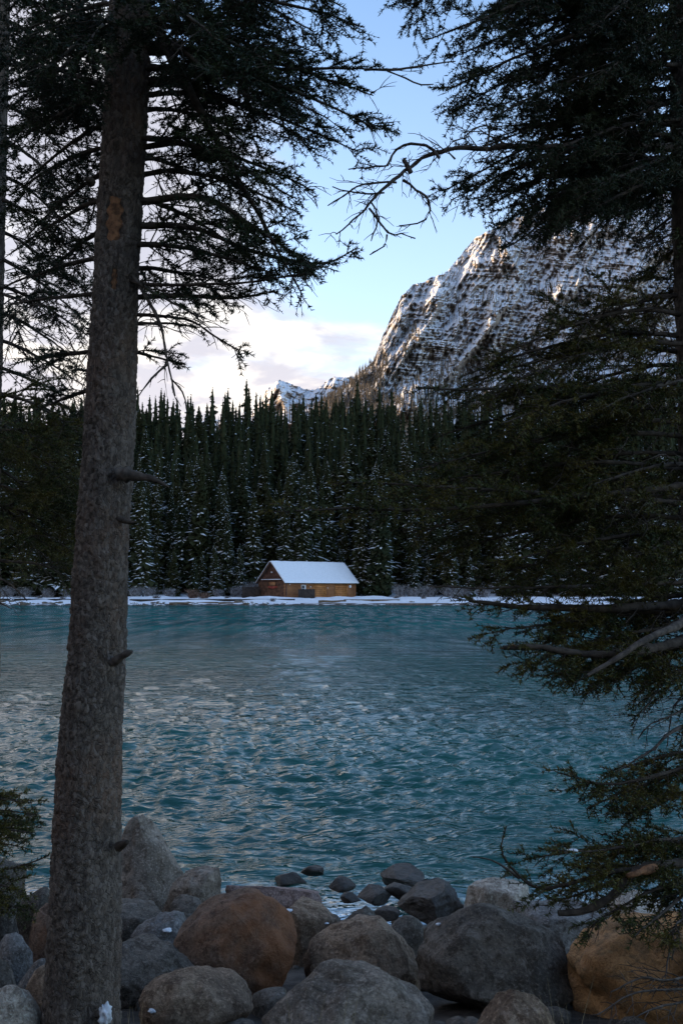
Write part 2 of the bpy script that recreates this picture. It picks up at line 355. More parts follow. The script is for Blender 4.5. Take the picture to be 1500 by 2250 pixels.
def massif(name, crest, xs, nt, ybase, rb, rc_pts, disp, seed):
    cx_, cy_ = np.array(crest, float).T
    yc = np.interp(xs, cx_, cy_)
    yc = yc + 4.0*fbm(S3(xs*.05, seed, 0.), 4) + 2.2*fbm(S3(xs*.25, seed, 4.), 2)
    yc = np.minimum(yc, ybase-6)
    rc = np.interp(xs, *np.array(rc_pts, float).T)
    tt = np.linspace(0, 1, nt)
    X, T = np.meshgrid(xs, tt)
    YP = ybase + (yc-ybase)[None]*T
    wob = .10*fbm(S3(X*.006, T*2, seed), 3)
    g = np.interp(np.clip(T+wob*np.sin(np.pi*T), 0, 1), [0, .30, .42, .60, .70, .86, .93, 1.0], [0, .46, .52, .60, .72, .80, .93, 1.0])
    R = rb + (rc[None]-rb)*g
    R = R - disp(X, YP, T)*np.clip(T/.12, 0, 1)
    V = P(X, YP, R)
    back = []
    for k, (dr_, dzf) in enumerate(((60, .985), (250, .85), (700, .5), (1300, .0))):
        b = V[-1].copy(); b[:, 1] += dr_; b[:, 2] = 200+(b[:, 2]-200)*dzf; back.append(b)
    foot = V[0].copy(); foot[:, 1] -= 120; foot[:, 2] = 60.0
    Vall = np.concatenate([foot[None], V]+[b[None] for b in back], 0)
    o = mk(name, Vall, grid_quads(Vall.shape[0], len(xs)), None, M['mountain']); tag(o, kind='structure')
    return V, X, YP, T
crest = [(480, 925), (640, 905), (700, 893), (760, 847), (820, 792), (842, 735), (862, 690), (882, 650), (905, 628), (940, 614), (985, 594), (1010, 562), (1040, 526),
         (1075, 506), (1110, 486), (1200, 456), (1300, 440), (1420, 432), (1560, 410), (1750, 380), (2000, 470), (2400, 700), (3000, 925)]
def rib(X, Y, path, width, amp):
    px_, py_ = np.array(path, float).T; xc = np.interp(Y, py_, px_)
    fade = sstep(Y, py_[0]-20, py_[0]+25)*(1-sstep(Y, py_[-1]-60, py_[-1]))
    d = (X-xc)/width
    return amp*fade*np.where(d < 0, np.exp(-np.abs(d)*1.0), np.exp(-np.abs(d)*2.6))
def disp_main(X, Y, T):
    wx = X + 10*fbm(S3(X*.012, Y*.012, 5.), 3)
    diag = (wx + .42*Y)                                             # gullies running down to the left
    d = 60*ridged(S3(diag*.0125, Y*.0022, 1.), 3, .5) + 30*ridged(S3(diag*.055, Y*.008, 2.), 4, .6) + 24*ridged(S3(X*.07, Y*.045, 3.), 4, .6)
    st = Y - .10*X + 2.5*fbm(S3(X*.012, Y*.01, 8.), 3)                # dipping strata ledges
    amp_ = sstep(T, .2, .5)*(.55+.9*np.clip(fbm(S3(X*.01, Y*.014, 40.), 3)+.3, 0, 1.2))
    d += amp_*(9*np.tanh(3*perlin(S3(X*.004, st*.055, 41.))) + 4*np.tanh(3*perlin(S3(X*.011, st*.15, 42.))) + 6*np.tanh(3*perlin(S3(X*.012, st*.36, 43.))))
    d += rib(X, Y, [(1085, 500), (1150, 615), (1075, 720), (980, 830), (900, 900)], 55, 90)
    d += rib(X, Y, [(1475, 520), (1390, 610), (1300, 700), (1180, 800), (1080, 900)], 80, 130)
    d += rib(X, Y, [(985, 590), (960, 680), (905, 760), (850, 840)], 45, 70) + rib(X, Y, [(1330, 560), (1270, 620), (1200, 690), (1130, 780)], 45, 70)
    return d
xs = np.concatenate([np.linspace(480, 690, 40)[:-1], np.linspace(690, 1510, 400), np.linspace(1510, 3000, 40)[1:]])
MV, MX, MY, MT = massif('mountain', crest, xs, 320, 935, 1500, [(480, 1700), (820, 2050), (1040, 2600), (1500, 2900), (3000, 2700)], disp_main, 2.0)
crest2 = [(430, 925), (545, 920), (575, 880), (585, 858), (600, 843), (615, 836), (640, 843), (665, 853), (690, 858), (705, 848), (722, 833), (740, 828), (775, 829), (830, 845), (900, 880), (1000, 925)]
def disp_far(X, Y, T):
    return 130*ridged(S3((X+.5*Y)*.03, Y*.006, 12.), 4, .55) + 60*fbm(S3(X*.1, Y*.1, 13.), 4, .6) + rib(X, Y, [(612, 830), (618, 870), (640, 930)], 25, 300)
massif('far_peak', crest2, np.linspace(430, 1000, 230), 70, 930, 4200, [(430, 5000), (1000, 5200)], disp_far, 6.0)
# unseen ridge added left of the frame to lay shade over the lake
ry = np.linspace(-900, 1350, 60); rx_ = np.linspace(-2200, -420, 34); RX, RY = np.meshgrid(rx_, ry)
prof = np.interp(RX, [-2200, -1100, -760, -420], [.55, 1.0, .95, 0]); hh = 470*prof*(1-sstep(RY, 780, 1330))*sstep(RY, -900, -300)
hh = hh*(1+.16*fbm(S3(RX*.004, RY*.004, 1.), 4)) + 6
M['forest_floor'] = plain('ridge_forest', (.035, .045, .035), .95, .5, .03, .1, 0, (.30, .31, .32))
tag(mk('ridge', S3(RX, RY, hh), grid_quads(60, 34), None, M['forest_floor']), kind='structure')

# small spruces on the mountain flanks
mr = np.random.default_rng(21)
nr_, nc_ = MX.shape
ii = mr.integers(4, nr_-3, 60000); jj = mr.integers(0, nc_-1, 60000)
px_, py_ = MX[ii, jj], MY[ii, jj]; tv = MT[ii, jj]
dn = fbm(S3(px_*.016, py_*.016, 31.), 3)
edge = 905 - (px_-700)*.30
low = sstep(py_, 735+.02*(px_-820), 870)
keep = .55*low + .55*sstep(dn, .12, .55)*sstep(py_, 560, 660)*(1-.2*low)
chute = np.abs(px_-(1010-(py_-740)*1.35)) < 16+8*dn
keep = np.where(chute & (py_ > 720), keep*.08, keep); keep = np.where(px_ < 840, np.maximum(keep, .7*sstep(py_, 790, 830)), keep)
w_ = mr.random(60000) < keep*np.where((px_ > 680) & (px_ < 1520), .22, .08)
ii, jj = ii[w_][:9000], jj[w_][:9000]; base_ = MV[ii, jj]; n_ = len(base_)
hgt = mr.uniform(9, 19, n_)*(base_[:, 1]/2100)**.3; rad = hgt*mr.uniform(.08, .12, n_)
th = np.arange(5)*2*np.pi/5
V = np.zeros((n_, 12, 3))
for k, (z0, rr, ztop) in enumerate(((.0, 1.0, .68), (.38, .72, 1.05))):
    V[:, k*6:k*6+5, 0] = base_[:, 0:1] + rad[:, None]*rr*np.cos(th+k); V[:, k*6:k*6+5, 1] = base_[:, 1:2]+rad[:, None]*rr*np.sin(th+k)
    V[:, k*6:k*6+5, 2] = base_[:, 2:3]+hgt[:, None]*z0 - 1.5*(1-k); V[:, k*6+5] = base_; V[:, k*6+5, 2] += hgt*ztop
tri = np.array([[k*6+i, k*6+(i+1) % 5, k*6+5] for k in (0, 1) for i in range(5)])
tri = (tri[None]+(np.arange(n_)*12)[:, None, None]).reshape(-1, 3)
M['far_tree'] = plain('far_tree', (.075, .07, .058), .9, .3, .02, .1, 0, (.18, .145, .105))
tag(mk('mountain_trees', V, None, tri, M['far_tree'], smooth=False), 'dark spruces dotted over the snowy mountain flanks', 'trees', kind='stuff')

# ------------------------------------------------------------------ forest across the lake
M['spruce'], t = material('spruce_foliage')
oi = t.node('ObjectInfo').outputs['Random']; f = t.noise(t.pos, .8, 4, .6)
c = t.mix(oi, (.022, .030, .014), (.042, .045, .018)); c = t.mix(t.ramp(f, .5, .72), c, (.05, .05, .026))
t.put(t.b.inputs['Base Color'], c); t.b.inputs['Roughness'].default_value = .85; t.b.inputs['Specular IOR Level'].default_value = .1
M['far_trunk'] = plain('far_trunk', (.07, .055, .045), .9, .3, 3)
def spruce(seed, H, W, nlev, per, snow_amt, snow_top=1.0):
    """crown and snow arrays for a spruce H tall, W half-width; whorls of drooping jagged sprays"""
    r = np.random.default_rng(seed)
    n = nlev*per
    lev = np.repeat(np.linspace(.035, .992, nlev)**.85, per) + r.normal(0, .006, n)
    lean = r.normal(0, .15, 2)
    z = lev*H
    prof = W*(np.clip(1-lev, 0, 1)**.72+.05)*np.where(lev < .12, .75+lev*2, 1.0)
    L = prof*r.uniform(.62, 1.18, n)*(1+.18*np.sin(lev*40+seed))
    a = r.random(n)*2*np.pi
    d = S3(np.cos(a), np.sin(a), 0.); s = S3(-np.sin(a), np.cos(a), 0.)
    p0 = S3(lean[0]*lev, lean[1]*lev, z)
    wd = L*r.uniform(.16, .30, n)+.07
    drop = L*r.uniform(.12, .5, n)
    up = np.array([0, 0, 1.])
    a1 = p0+d*(L*.55)[:, None]-up*(drop*.35)[:, None]
    tip = p0+d*L[:, None]-up*(drop*.85)[:, None]
    l1 = a1+s*wd[:, None]-up*(wd*.7)[:, None]; r1 = a1-s*wd[:, None]-up*(wd*.7)[:, None]
    dr2 = p0+d*(L*.75)[:, None]-up*(drop+.30*L+.12)[:, None]
    l2 = p0+d*(L*.92)[:, None]+s*(wd*.9)[:, None]-up*(drop*1.1+wd*.4)[:, None]; r2 = p0+d*(L*.88)[:, None]-s*(wd*.9)[:, None]-up*(drop*1.1+wd*.5)[:, None]
    V = np.stack([p0, l1, r1, a1+up*(.04), tip, dr2, l2, r2], 1).reshape(-1, 3)
    t_ = np.array([[0, 1, 3], [0, 3, 2], [3, 1, 6], [3, 6, 4], [3, 4, 7], [3, 7, 2], [0, 3, 5]]) if nlev > 20 else np.array([[0, 1, 4], [0, 4, 2], [3, 6, 4], [3, 4, 7], [0, 3, 5]])
    T = (t_[None]+(np.arange(n)*8)[:, None, None]).reshape(-1, 3)
    if nlev > 12:                                                    # dense inner foliage
        zz = np.linspace(.05, .97, 9); cr = W*(np.clip(1-zz, 0, 1)**.72)*.50+.05; thc = np.arange(7)*2*np.pi/7
        CVt = S3(lean[0]*zz[:, None]+cr[:, None]*np.cos(thc+zz[:, None]*9)*r.uniform(.7, 1.25, (9, 7)), lean[1]*zz[:, None]+cr[:, None]*np.sin(thc+zz[:, None]*9)*r.uniform(.7, 1.25, (9, 7)), (zz*H)[:, None]+r.normal(0, .15, (9, 7)))
        ci = np.arange(8)[:, None]*7; cj = np.arange(7)[None]; ck = (cj+1) % 7
        CT = np.concatenate([np.stack([ci+cj, ci+ck, ci+7+ck], -1).reshape(-1, 3), np.stack([ci+cj, ci+7+ck, ci+7+cj], -1).reshape(-1, 3)])
        T = np.concatenate([T, CT+len(V)]); V = np.concatenate([V, CVt.reshape(-1, 3)])
    # snow: little caps on some outer sprays
    k = r.random(n) < snow_amt*np.where(lev < .55, 1.0, snow_top)*(.4+.6*(r.random(n)))
    q0 = (p0*.45+a1*.55)[k]; q1 = tip[k]*.85+a1[k]*.15; ql = (a1*.5+l1*.3+tip*.2)[k]; qr = (a1*.5+r1*.3+tip*.2)[k]
    Sv = np.stack([q0, ql, q1, qr], 1)+up*.07
    m = Sv.mean(1, keepdims=True); Sv = m+(Sv-m)*np.random.default_rng(seed+5).uniform(.7, 2.3, (len(Sv), 1, 1))
    top = m+up*.06
    SV = np.concatenate([Sv, top], 1).reshape(-1, 3)
    st = np.array([[0, 1, 4], [1, 2, 4], [2, 3, 4], [3, 0, 4]])
    ST = (st[None]+(np.arange(len(Sv))*5)[:, None, None]).reshape(-1, 3)
    return V, T, SV, ST
SPECS = [(22, 2.8, 58, 17), (24, 2.6, 62, 16), (19, 2.7, 50, 17), (25, 2.9, 64, 17), (16, 2.4, 42, 17)]
PROTO = []
for i, (H, W, nl, per) in enumerate(SPECS):
    for sa, stp in ((.85, .5), (.42, .3), (.12, .3)):
        V, T, SV, ST = spruce(100+i*7+int(sa*10), H, W, nl, per, sa, stp)
        cm = mk('crown', V, None, T, M['spruce'], smooth=False); sm = mk('snow', SV, None, ST, M['snow'], smooth=False)
        tv_, tq = tubes(np.array([[[0, 0, -1.2], [0, 0, H*.5], [0, 0, H*.93]]]), np.array([[.24, .15, .02]]), 6)
        tm = mk('trunk', tv_, tq, None, M['far_trunk'])
        PROTO.append((cm.data, sm.data, tm.data, H))
        for o in (cm, sm, tm): bpy.data.objects.remove(o)
CAB_O = P(626.7, 1313, 190.0)                                      # front left corner of the boathouse
CU = np.array([.772, .636, 0]); CV = np.array([-.636, .772, 0]); CL, CW = 17.2, 8.4
fr_ = np.random.default_rng(44)
cands = []
def clear(x, y):
    r = np.array([x, y, 0])-np.array([CAB_O[0], CAB_O[1], 0]); u, v = r@CU, r@CV
    return not (-3.5 < u < CL+3.0 and -8 < v < CW+3.5)
tries = 0
while len(cands) < 1020 and tries < 40000:
    tries += 1
    y = 199+118*fr_.random()**.95; x = fr_.uniform(-.41, .41)*y
    if not clear(x, y): continue
    mind = 2.2 if y > 215 else 2.6
    if any(abs(x-c[0]) < mind and abs(y-c[1]) < mind and (x-c[0])**2+(y-c[1])**2 < mind*mind for c in cands): continue
    cands.append((x, y))
def vis(c):                                                        # how much of a tree the lake side can see: front rows and hilltop rows first
    x, y = c; infr = 1 if abs(x/y) < .36 else 0
    return -(infr*1000 - (y-199 if y < 240 else 60))+fr_.random()*22
cands.sort(key=vis)
nind = 0; rest = MB(); rest_snow = MB()
for (x, y) in cands:
    z = float(gz(x, y)); row = (y-199)/100
    p_heavy = max(0, .85-row*1.2); p_mid = .55
    u_ = fr_.random(); lvl = 0 if u_ < p_heavy else (1 if u_ < p_heavy+p_mid*(1-row*.5) else 2)
    small = y < 212 and fr_.random() < .30
    kind = 4 if small else int(fr_.integers(0, 4))
    cmesh, smesh, tmesh, H = PROTO[kind*3+lvl]
    sc = float(np.clip(fr_.normal(.95, .13), .6, 1.3))*(.62 if small else 1.0); sxy = sc*fr_.uniform(.85, 1.15); rz = fr_.random()*6.28
    if nind < 300 and abs(x/y) < .40:
        lab = (('snow-laden spruce at the front of the forest across the lake' if lvl == 0 else 'dark spruce with flecks of snow in the forest across the lake') if y < 222
               else 'spruce with a bare dark spire on the forested hillside behind the boathouse')
        e = empty('spruce_tree', (x, y, z), rz); e.scale = (sxy, sxy, sc); e.rotation_euler = (fr_.normal(0, .022), fr_.normal(0, .022), rz)
        tag(e, lab, 'tree', 'spruces of the forest across the lake, ' + ('snowy front rows' if (y < 222 and lvl == 0) else 'dark front rows' if y < 222 else 'hillside rows'))
        link('crown', cmesh, e); link('snow', smesh, e)['kind'] = 'stuff'; link('trunk', tmesh, e); nind += 1
    else:
        V, T, SV, ST = spruce(int(fr_.integers(1e6)), 22*sc*1.0, 3.2*sxy/sc, 16, 6, (.6, .25, .05)[lvl], .5)
        off = np.array([x, y, z]); rest.add(V+off, None, T); rest_snow.add(SV+off, None, ST)
o = rest.build('background_forest', M['spruce']); tag(o, 'dense dark spruce forest filling the hillside across the lake', 'forest', kind='stuff')
o2 = rest_snow.build('snow', M['snow'], o); o2['kind'] = 'stuff'

bank = MB()  # spruces added out of view behind the camera to darken the boulders
for i in range(24):
    x = fr_.uniform(-16, 16); y = fr_.uniform(-17, -4.5)
    if abs(x) < 1.3 and y > -3.5: continue
    V, T, SV, ST = spruce(5000+i, fr_.uniform(9, 17), fr_.uniform(1.6, 2.3), 26, 9, 0, 0); bank.add(V+np.array([x, y, 1.0]), None, T)
tag(bank.build('shade_forest', M['spruce']), 'unseen spruce wood behind the camera, added to shade the near bank', 'forest', kind='stuff')
# ------------------------------------------------------------------ log boathouse on the far bank
def cab(V): V = np.asarray(V, float); return V[..., 0:1]*CU + V[..., 1:2]*CV + np.array([0, 0, 1.])*V[..., 2:3]
house = empty('log_boathouse', tuple(CAB_O)); tag(house, 'brown log boathouse with snow covered gable roof and orange garage doors on the far bank', 'boathouse')
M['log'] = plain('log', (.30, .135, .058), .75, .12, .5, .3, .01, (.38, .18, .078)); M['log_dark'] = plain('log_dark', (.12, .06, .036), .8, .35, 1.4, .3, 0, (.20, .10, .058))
M['door'] = plain('garage_door_wood', (.42, .165, .045), .55, .2, 1.0, .4, 0, (.50, .21, .06)); M['door_frame'] = plain('door_frame', (.36, .16, .05), .6, .2, 2)
M['plank'] = plain('gable_plank', (.10, .045, .028), .8, .3, 2.0, .3, 0, (.15, .07, .045)); M['white'] = plain('white_paint', (.75, .76, .78), .5, .05, 3)
M['glass'] = plain('dark_pane', (.02, .024, .03), .08, .1, 2, .6); M['shingle'] = plain('roof_edge', (.06, .04, .03), .85, .3, 3)
M['red'] = plain('red_board', (.26, .05, .03), .6, .3, 2); M['fence_wood'] = plain('fence_wood', (.045, .032, .026), .85, .35, 2.5)
ND, WH = 12, 3.12; LR = WH/ND/2
opens = [(.217, .280, 1.0, 2.45), (.386, .574, 0, 2.55), (.704, .887, 0, 2.55)]
def log(a, b, r, m, parent):                                        # a, b in boathouse coordinates
    Pn = np.array([[np.asarray(a, float)*(1-k)+np.asarray(b, float)*k for k in (0, .33, .66, 1)]]); Pn = cab(Pn)
    V, q = tubes(Pn, np.full((1, 4), r*.93)*(1+.05*rng.normal(size=(1, 4))), 8)
    c0 = len(V); V = np.concatenate([V, Pn[0, :1], Pn[0, -1:]]); tr_ = [[c0, (i+1) % 8, i] for i in range(8)]+[[c0+1, 24+i, 24+(i+1) % 8] for i in range(8)]
    return mk('log', V, q, tr_, m, parent)
core = MB(); core.box((.16, .16, -.5), (CL-.16, CW-.16, WH), cab); core.build('inner_wall', M['fence_wood'], house)
for i in range(ND):
    z = (i+.5)*2*LR; cuts = [(a*CL, b*CL) for a, b, lo, hi in opens if lo-.02 < z < hi]
    x = -.32+.1*(i % 2)
    for a, b in cuts+[(CL+.32, None)]:
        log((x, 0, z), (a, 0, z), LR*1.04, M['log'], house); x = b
    log((0, -.30, z+LR*.9 if i < ND-1 else z), (0, CW+.3, z+LR*.9 if i < ND-1 else z), LR*1.04, M['log_dark'], house)  # gable end in a darker copy of the log colour, holding that side's shade
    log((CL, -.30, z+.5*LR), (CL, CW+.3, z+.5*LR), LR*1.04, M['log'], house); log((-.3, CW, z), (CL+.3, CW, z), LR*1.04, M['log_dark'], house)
RH, OV, GO = 6.85, .62, .60                                         # ridge height, eave and gable overhang
sl = (RH-WH)/(CW/2)
for sgn, nm in ((0, 'roof'),):
    rf = MB()
    for sd_ in (0, 1):
        y0 = -OV if sd_ == 0 else CW+OV; z0 = WH-OV*sl+.28
        rf.add(cab([[-GO, y0, z0], [CL+GO, y0, z0], [CL+GO, CW/2, RH+.28], [-GO, CW/2, RH+.28], [-GO, y0, z0-.2], [CL+GO, y0, z0-.2], [CL+GO, CW/2, RH+.06], [-GO, CW/2, RH+.06]]),
               [[0, 1, 2, 3], [7, 6, 5, 4], [0, 4, 5, 1], [1, 5, 6, 2], [0, 3, 7, 4]])
    roof = rf.build('roof', M['shingle'], house)
    nu, nv = 60, 26; U, Vv = np.meshgrid(np.linspace(-GO-.04, CL+GO+.04, nu), np.linspace(-OV-.06, CW+OV+.06, nv))
    hz_ = RH+.28-np.abs(Vv-CW/2)*sl; th_ = (.20+.07*fbm(S3(U*.5, Vv*.5, 2.), 4))*np.clip(np.minimum.reduce([U+GO+.16, CL+GO+.16-U, Vv+OV+.18, CW+OV+.18-Vv])/.2, .35, 1)
    hz_ = hz_ - .10*np.exp(-((Vv-CW/2)/.4)**2)
    top_ = S3(U, Vv, hz_+th_); bot_ = S3(U, Vv, hz_-.015)
    V = cab(np.concatenate([top_.reshape(-1, 3), bot_.reshape(-1, 3)])); gq = grid_quads(nv, nu); n0 = nu*nv
    idx = np.arange(n0).reshape(nv, nu); rim = np.concatenate([idx[0], idx[1:, -1], idx[-1, -2::-1], idx[-2:0:-1, 0]]); r2 = np.roll(rim, -1)
    side = np.stack([rim, rim+n0, r2+n0, r2], 1)
    mk('snow', V, np.concatenate([gq, side]), None, M['snow'], roof)
for gx0, nm in ((0.02, 1), (CL-.02, 0)):                            # gable planks, upright
    npl = 22
    for i in range(npl):
        a = i*CW/npl; b = (i+1)*CW/npl-.04; za = WH+(a if a < CW/2 else CW-a)*sl; zb = WH+(b if b < CW/2 else CW-b)*sl
        dx_ = .05+.02*(i % 2); g0, g1 = (gx0-dx_, gx0) if nm else (gx0, gx0+dx_)
        V = [[g, yy, zz] for g in (g0, g1) for yy, zz in ((a, WH), (b, WH), (b, max(zb, WH+.02)), (a, max(za, WH+.02)))]
        mk('plank', cab(V), [[0, 3, 2, 1], [4, 5, 6, 7], [0, 1, 5, 4], [1, 2, 6, 5], [2, 3, 7, 6], [3, 0, 4, 7]], None, M['plank'], house, False)
for (a, b) in ((-.28, CW/2), (CW+.28, CW/2)):                       # dark barge boards under the snow
    log((-GO+.05, a-.2 if a < 0 else a+.2, WH-.35), (-GO+.05, b, RH-.02), .11, M['log_dark'], house).name = 'barge_board'
led = MB(); led.box((-.50, 1.0, WH+.16), (-.02, CW-1.0, WH+.30), cab); ld = led.build('ledge', M['log_dark'], house)
led = MB(); led.box((-.50, 1.05, WH+.303), (-.03, CW-1.05, WH+.42), cab); led.build('snow', M['snow'], ld)
def part(name, lo, hi, m, parent): b = MB(); b.box(lo, hi, cab); return b.build(name, m, parent)
for a, b, lo, hi in opens[1:]:
    a *= CL; b *= CL
    gd = part('garage_door', (a+.16, -.06, .02), (b-.16, .05, hi-.16), M['fence_wood'], house)
    for k in range(6):
        z0 = .04+k*(hi-.22)/6; part('panel', (a+.17, -.09, z0), (b-.17, -.063, z0+(hi-.22)/6-.035), M['door'], gd)
    for xx in np.linspace(a+.17, b-.17, 5)[1:-1]: part('batten', (xx-.03, -.105, .04), (xx+.03, -.091, hi-.2), M['door_frame'], gd)
    part('door_frame', (a, -.17, 0), (a+.155, .1, hi), M['door_frame'], house); part('door_frame', (b-.155, -.17, 0), (b, .1, hi), M['door_frame'], house)
    part('door_frame', (a+.157, -.17, hi-.155), (b-.157, .1, hi), M['door_frame'], house)
a, b = opens[0][0]*CL, opens[0][1]*CL
wn = part('window', (a, -.14, 1.0), (b, .1, 2.45), M['white'], house)
for i in range(2):
    for k in range(2): part('pane', (a+.1+i*.34, -.16, 1.15+k*.58), (a+.40+i*.34, -.142, 1.68+k*.58), M['glass'], wn)
for u, z, r in ((.055, 2.5, .10), (.345, 2.05, .11), (.592, 1.85, .09), (.925, 2.15, .30)):
    th = np.linspace(0, 2*np.pi, 17)[:-1]; disc = [[u*CL+r*math.cos(q), -.22, z+r*math.sin(q)] for q in th]+[[u*CL+r*math.cos(q), -.13, z+r*math.sin(q)] for q in th]
    mk('round_plaque' if r > .2 else 'wall_lamp', cab(disc), [[i, (i+1) % 16, 16+(i+1) % 16, 16+i] for i in range(16)], [[0, i, i+1] for i in range(1, 15)], M['white'], house, False)
part('wall_lamp', (-.28, CW/2-.12, 4.75), (-.06, CW/2+.12, 5.0), M['white'], house)
rb_ = MB(); Yb = np.linspace(2.3, 5.2, 13)
for k in range(12):
    c0, c1 = (1-((Yb[k]-3.75)/1.5)**2)*.30, (1-((Yb[k+1]-3.75)/1.5)**2)*.30
    rb_.box((-.32, Yb[k], 1.95-max(c0, c1)), (-.2, Yb[k+1], 2.2), cab)
rb_.build('red_canoe_board', M['red'], house)
part('notice_board', (-.28, 3.0, 2.3), (-.16, 5.0, 3.0), M['log'], house)
part('post', (-.1, -.40, -.3), (.12, -.18, WH), M['log_dark'], house)
def fence(name, u0, u1, v, h, label, nb):
    o0 = CAB_O+cab([[u0, v, 0]])[0]; o0[2] = float(gz(o0[0], o0[1])); f = empty(name, tuple(o0)); tag(f, label, 'fence')
    wl = (u1-u0)/nb
    for i in range(nb): part('plank', (i*wl+.01, 0, -.2), ((i+1)*wl-.01, .04, h+.03*(i % 3)), M['fence_wood'], f)
    for zz in (.35, h-.3): part('rail', (0, .045, zz), (u1-u0, .11, zz+.1), M['fence_wood'], f)
    return f
fence('board_fence', 1.6, 5.6, -2.0, 1.75, 'dark upright board fence panel standing before the white boathouse window', 16)
f2_ = fence('board_fence', -4.6, -.4, CW-.6, 2.2, 'dark upright board fence running from the gable end of the boathouse', 16)

# far shore: dock, edge logs, boardwalk beams, rocks, bushes
M['dock_wood'] = plain('dock_wood', (.16, .115, .08), .85, .3, 1.5); M['dark_edge'] = plain('dark_edge', (.03, .025, .022), .9, .3, 1.5)
def beam(name, x0, y0, x1, y1, d, h, wdt, m, label, cat, snow=True, d1=None):
    a = P(x0, y0, d); b = P(x1, y1, d1 or d); e = empty(name, tuple(a)); tag(e, label, cat)
    L = b-a; u = L/np.linalg.norm(L); v = np.array([-u[1], u[0], 0])
    f = lambda V: V[:, 0:1]*u+V[:, 1:2]*v+np.array([0, 0, 1.])*V[:, 2:3]
    ln = np.linalg.norm(L); n = max(1, int(ln/4))
    for i in range(n):
        q = MB(); q.box((i*ln/n, 0, -h), ((i+1)*ln/n-.03, wdt, 0), f); q.build('beam', m, e)
    if snow:
        nu = 60; U, Vv = np.meshgrid(np.linspace(0, ln, nu), np.linspace(.04, wdt+.2, 6)); zz = .02+.10*np.sin(np.pi*np.clip((Vv-.04)/wdt, .0, 1))**.5*np.clip(.7+.9*fbm(S3(U*.3, Vv, d), 3), 0, 2)
        mk('snow', f(S3(U, Vv, zz).reshape(-1, 3)), grid_quads(6, nu), None, M['snow'], e)
    return e
beam('dock', 660, 1325.5, 1045, 1325.5, 172.6, .8, 2.2, M['dock_wood'], 'long low brown timber dock along the waterline before the boathouse', 'dock')
beam('dark_bank_edge', 285, 1316.5, 648, 1316.0, 180, .75, .5, M['dark_edge'], 'dark bank edge and boardwalk shadow as a dark strip topped with snow on the far bank', 'wall')  # dark strip holds the bank edge and the boardwalk shadow in its colour
beam('boardwalk', 755, 1317.0, 878, 1317.0, 178.5, .5, 1.4, M['dock_wood'], 'short timber boardwalk in front of the garage doors', 'boardwalk')
beam('dark_bank_edge', -40, 1315, 160, 1316, 180, .4, .5, M['dark_edge'], 'short dark timber edging in the snow beyond the large trunk', 'wall')
sr = np.random.default_rng(8)
def ico(sub):
    import bmesh
    bm = bmesh.new(); bmesh.ops.create_icosphere(bm, subdivisions=sub, radius=1.0)
    V = np.array([v.co[:] for v in bm.verts]); F = np.array([[v.index for v in f.verts] for f in bm.faces]); bm.free(); return V, F
ICO = {k: ico(k) for k in (2, 3, 5)}
def rock_shape(sub, seed, angular, size):
    r = np.random.default_rng(seed); V, F = ICO[sub]; V = V.copy()
    if angular >= .6:
        V = V/np.max(np.abs(V), axis=1, keepdims=True)**.70
        a_ = r.uniform(0, 3.14); V = np.stack([V[:, 0]*np.cos(a_)-V[:, 1]*np.sin(a_), V[:, 0]*np.sin(a_)+V[:, 1]*np.cos(a_), V[:, 2]+V[:, 0]*r.normal(0, .18)+V[:, 1]*r.normal(0, .12)], 1)
    d = 1+(.16 if angular < .6 else .08)*fbm(V*1.1+seed*3.1, 3)
    V = V*d[:, None]
    nc = int(9+angular*9) if angular < .6 else 7
    for _ in range(nc):                                             # planed-off faces
        n = nrm(r.normal(size=3)); h = r.uniform(.95, 1.25) if angular >= .6 else r.uniform(.45, .80) if angular > .45 else r.uniform(.74, .96)
        ex = V@n-h; V = V-np.where(ex > 0, ex*min(1.0, .78+.3*angular), 0)[:, None]*n
    V = V+(.030+.02*angular)*fbm(V*3.3+seed, 4)[:, None]*nrm(V)+.016*ridged(V*6+seed, 3)[:, None]*nrm(V)*(.5+angular)+.012*fbm(V*13+seed, 3)[:, None]*nrm(V)
    lo, hi = V.min(0), V.max(0); V = (V-(lo+hi)/2)/((hi-lo)/2)
    return V*np.asarray(size), F
def far_rock(x, d, s, k):
    p = np.array([(x-750)/FPX*d, d, 0.0]); p[2] = gz(p[0], p[1])
    V, F = rock_shape(2, int(x)+k, .6, (s, s*.8, s*.6)); o = mk('shore_rock', V, None, F, M['rock_dark'], smooth=False); o.location = p
    tag(o, 'small dark rock poking from the snow on the far waterline', 'rock', 'rocks along the far waterline')
    if sr.random() < .6:
        c = V[F].mean(1)[:, 2] > s*.28; Fs = F[c]
        if len(Fs): ids = np.unique(Fs); mp = np.zeros(len(V), int); mp[ids] = np.arange(len(ids)); mk('snow', V[ids]*1.06+np.array([0, 0, .02]), None, mp[Fs], M['snow'], o)
for i in range(80):
    x = sr.choice([sr.uniform(0, 150), sr.uniform(285, 650), sr.uniform(285, 650), sr.uniform(880, 1300)]); far_rock(x, sr.uniform(171.6, 175), sr.uniform(.18, .6), i)
for x0, x1, y in ((372, 480, 1326.5), (480, 545, 1327.5), (700, 760, 1322)):
    a, b = P(x0, y, 172.4), P(x1, y-1.5, 173.4); a[2] = max(a[2], gz(a[0], a[1])+.12); b[2] = max(b[2], gz(b[0], b[1])+.15)
    V, q = tubes(np.array([[a*(1-k)+b*k+np.array([0, 0, .05*math.sin(9*k)]) for k in np.linspace(0, 1, 7)]]), np.array([np.linspace(.24, .13, 7)]), 7)
    tag(mk('driftwood_log', V, q, None, M['dock_wood']), 'weathered driftwood log lying on the snowy far waterline', 'log', 'driftwood on the far bank')
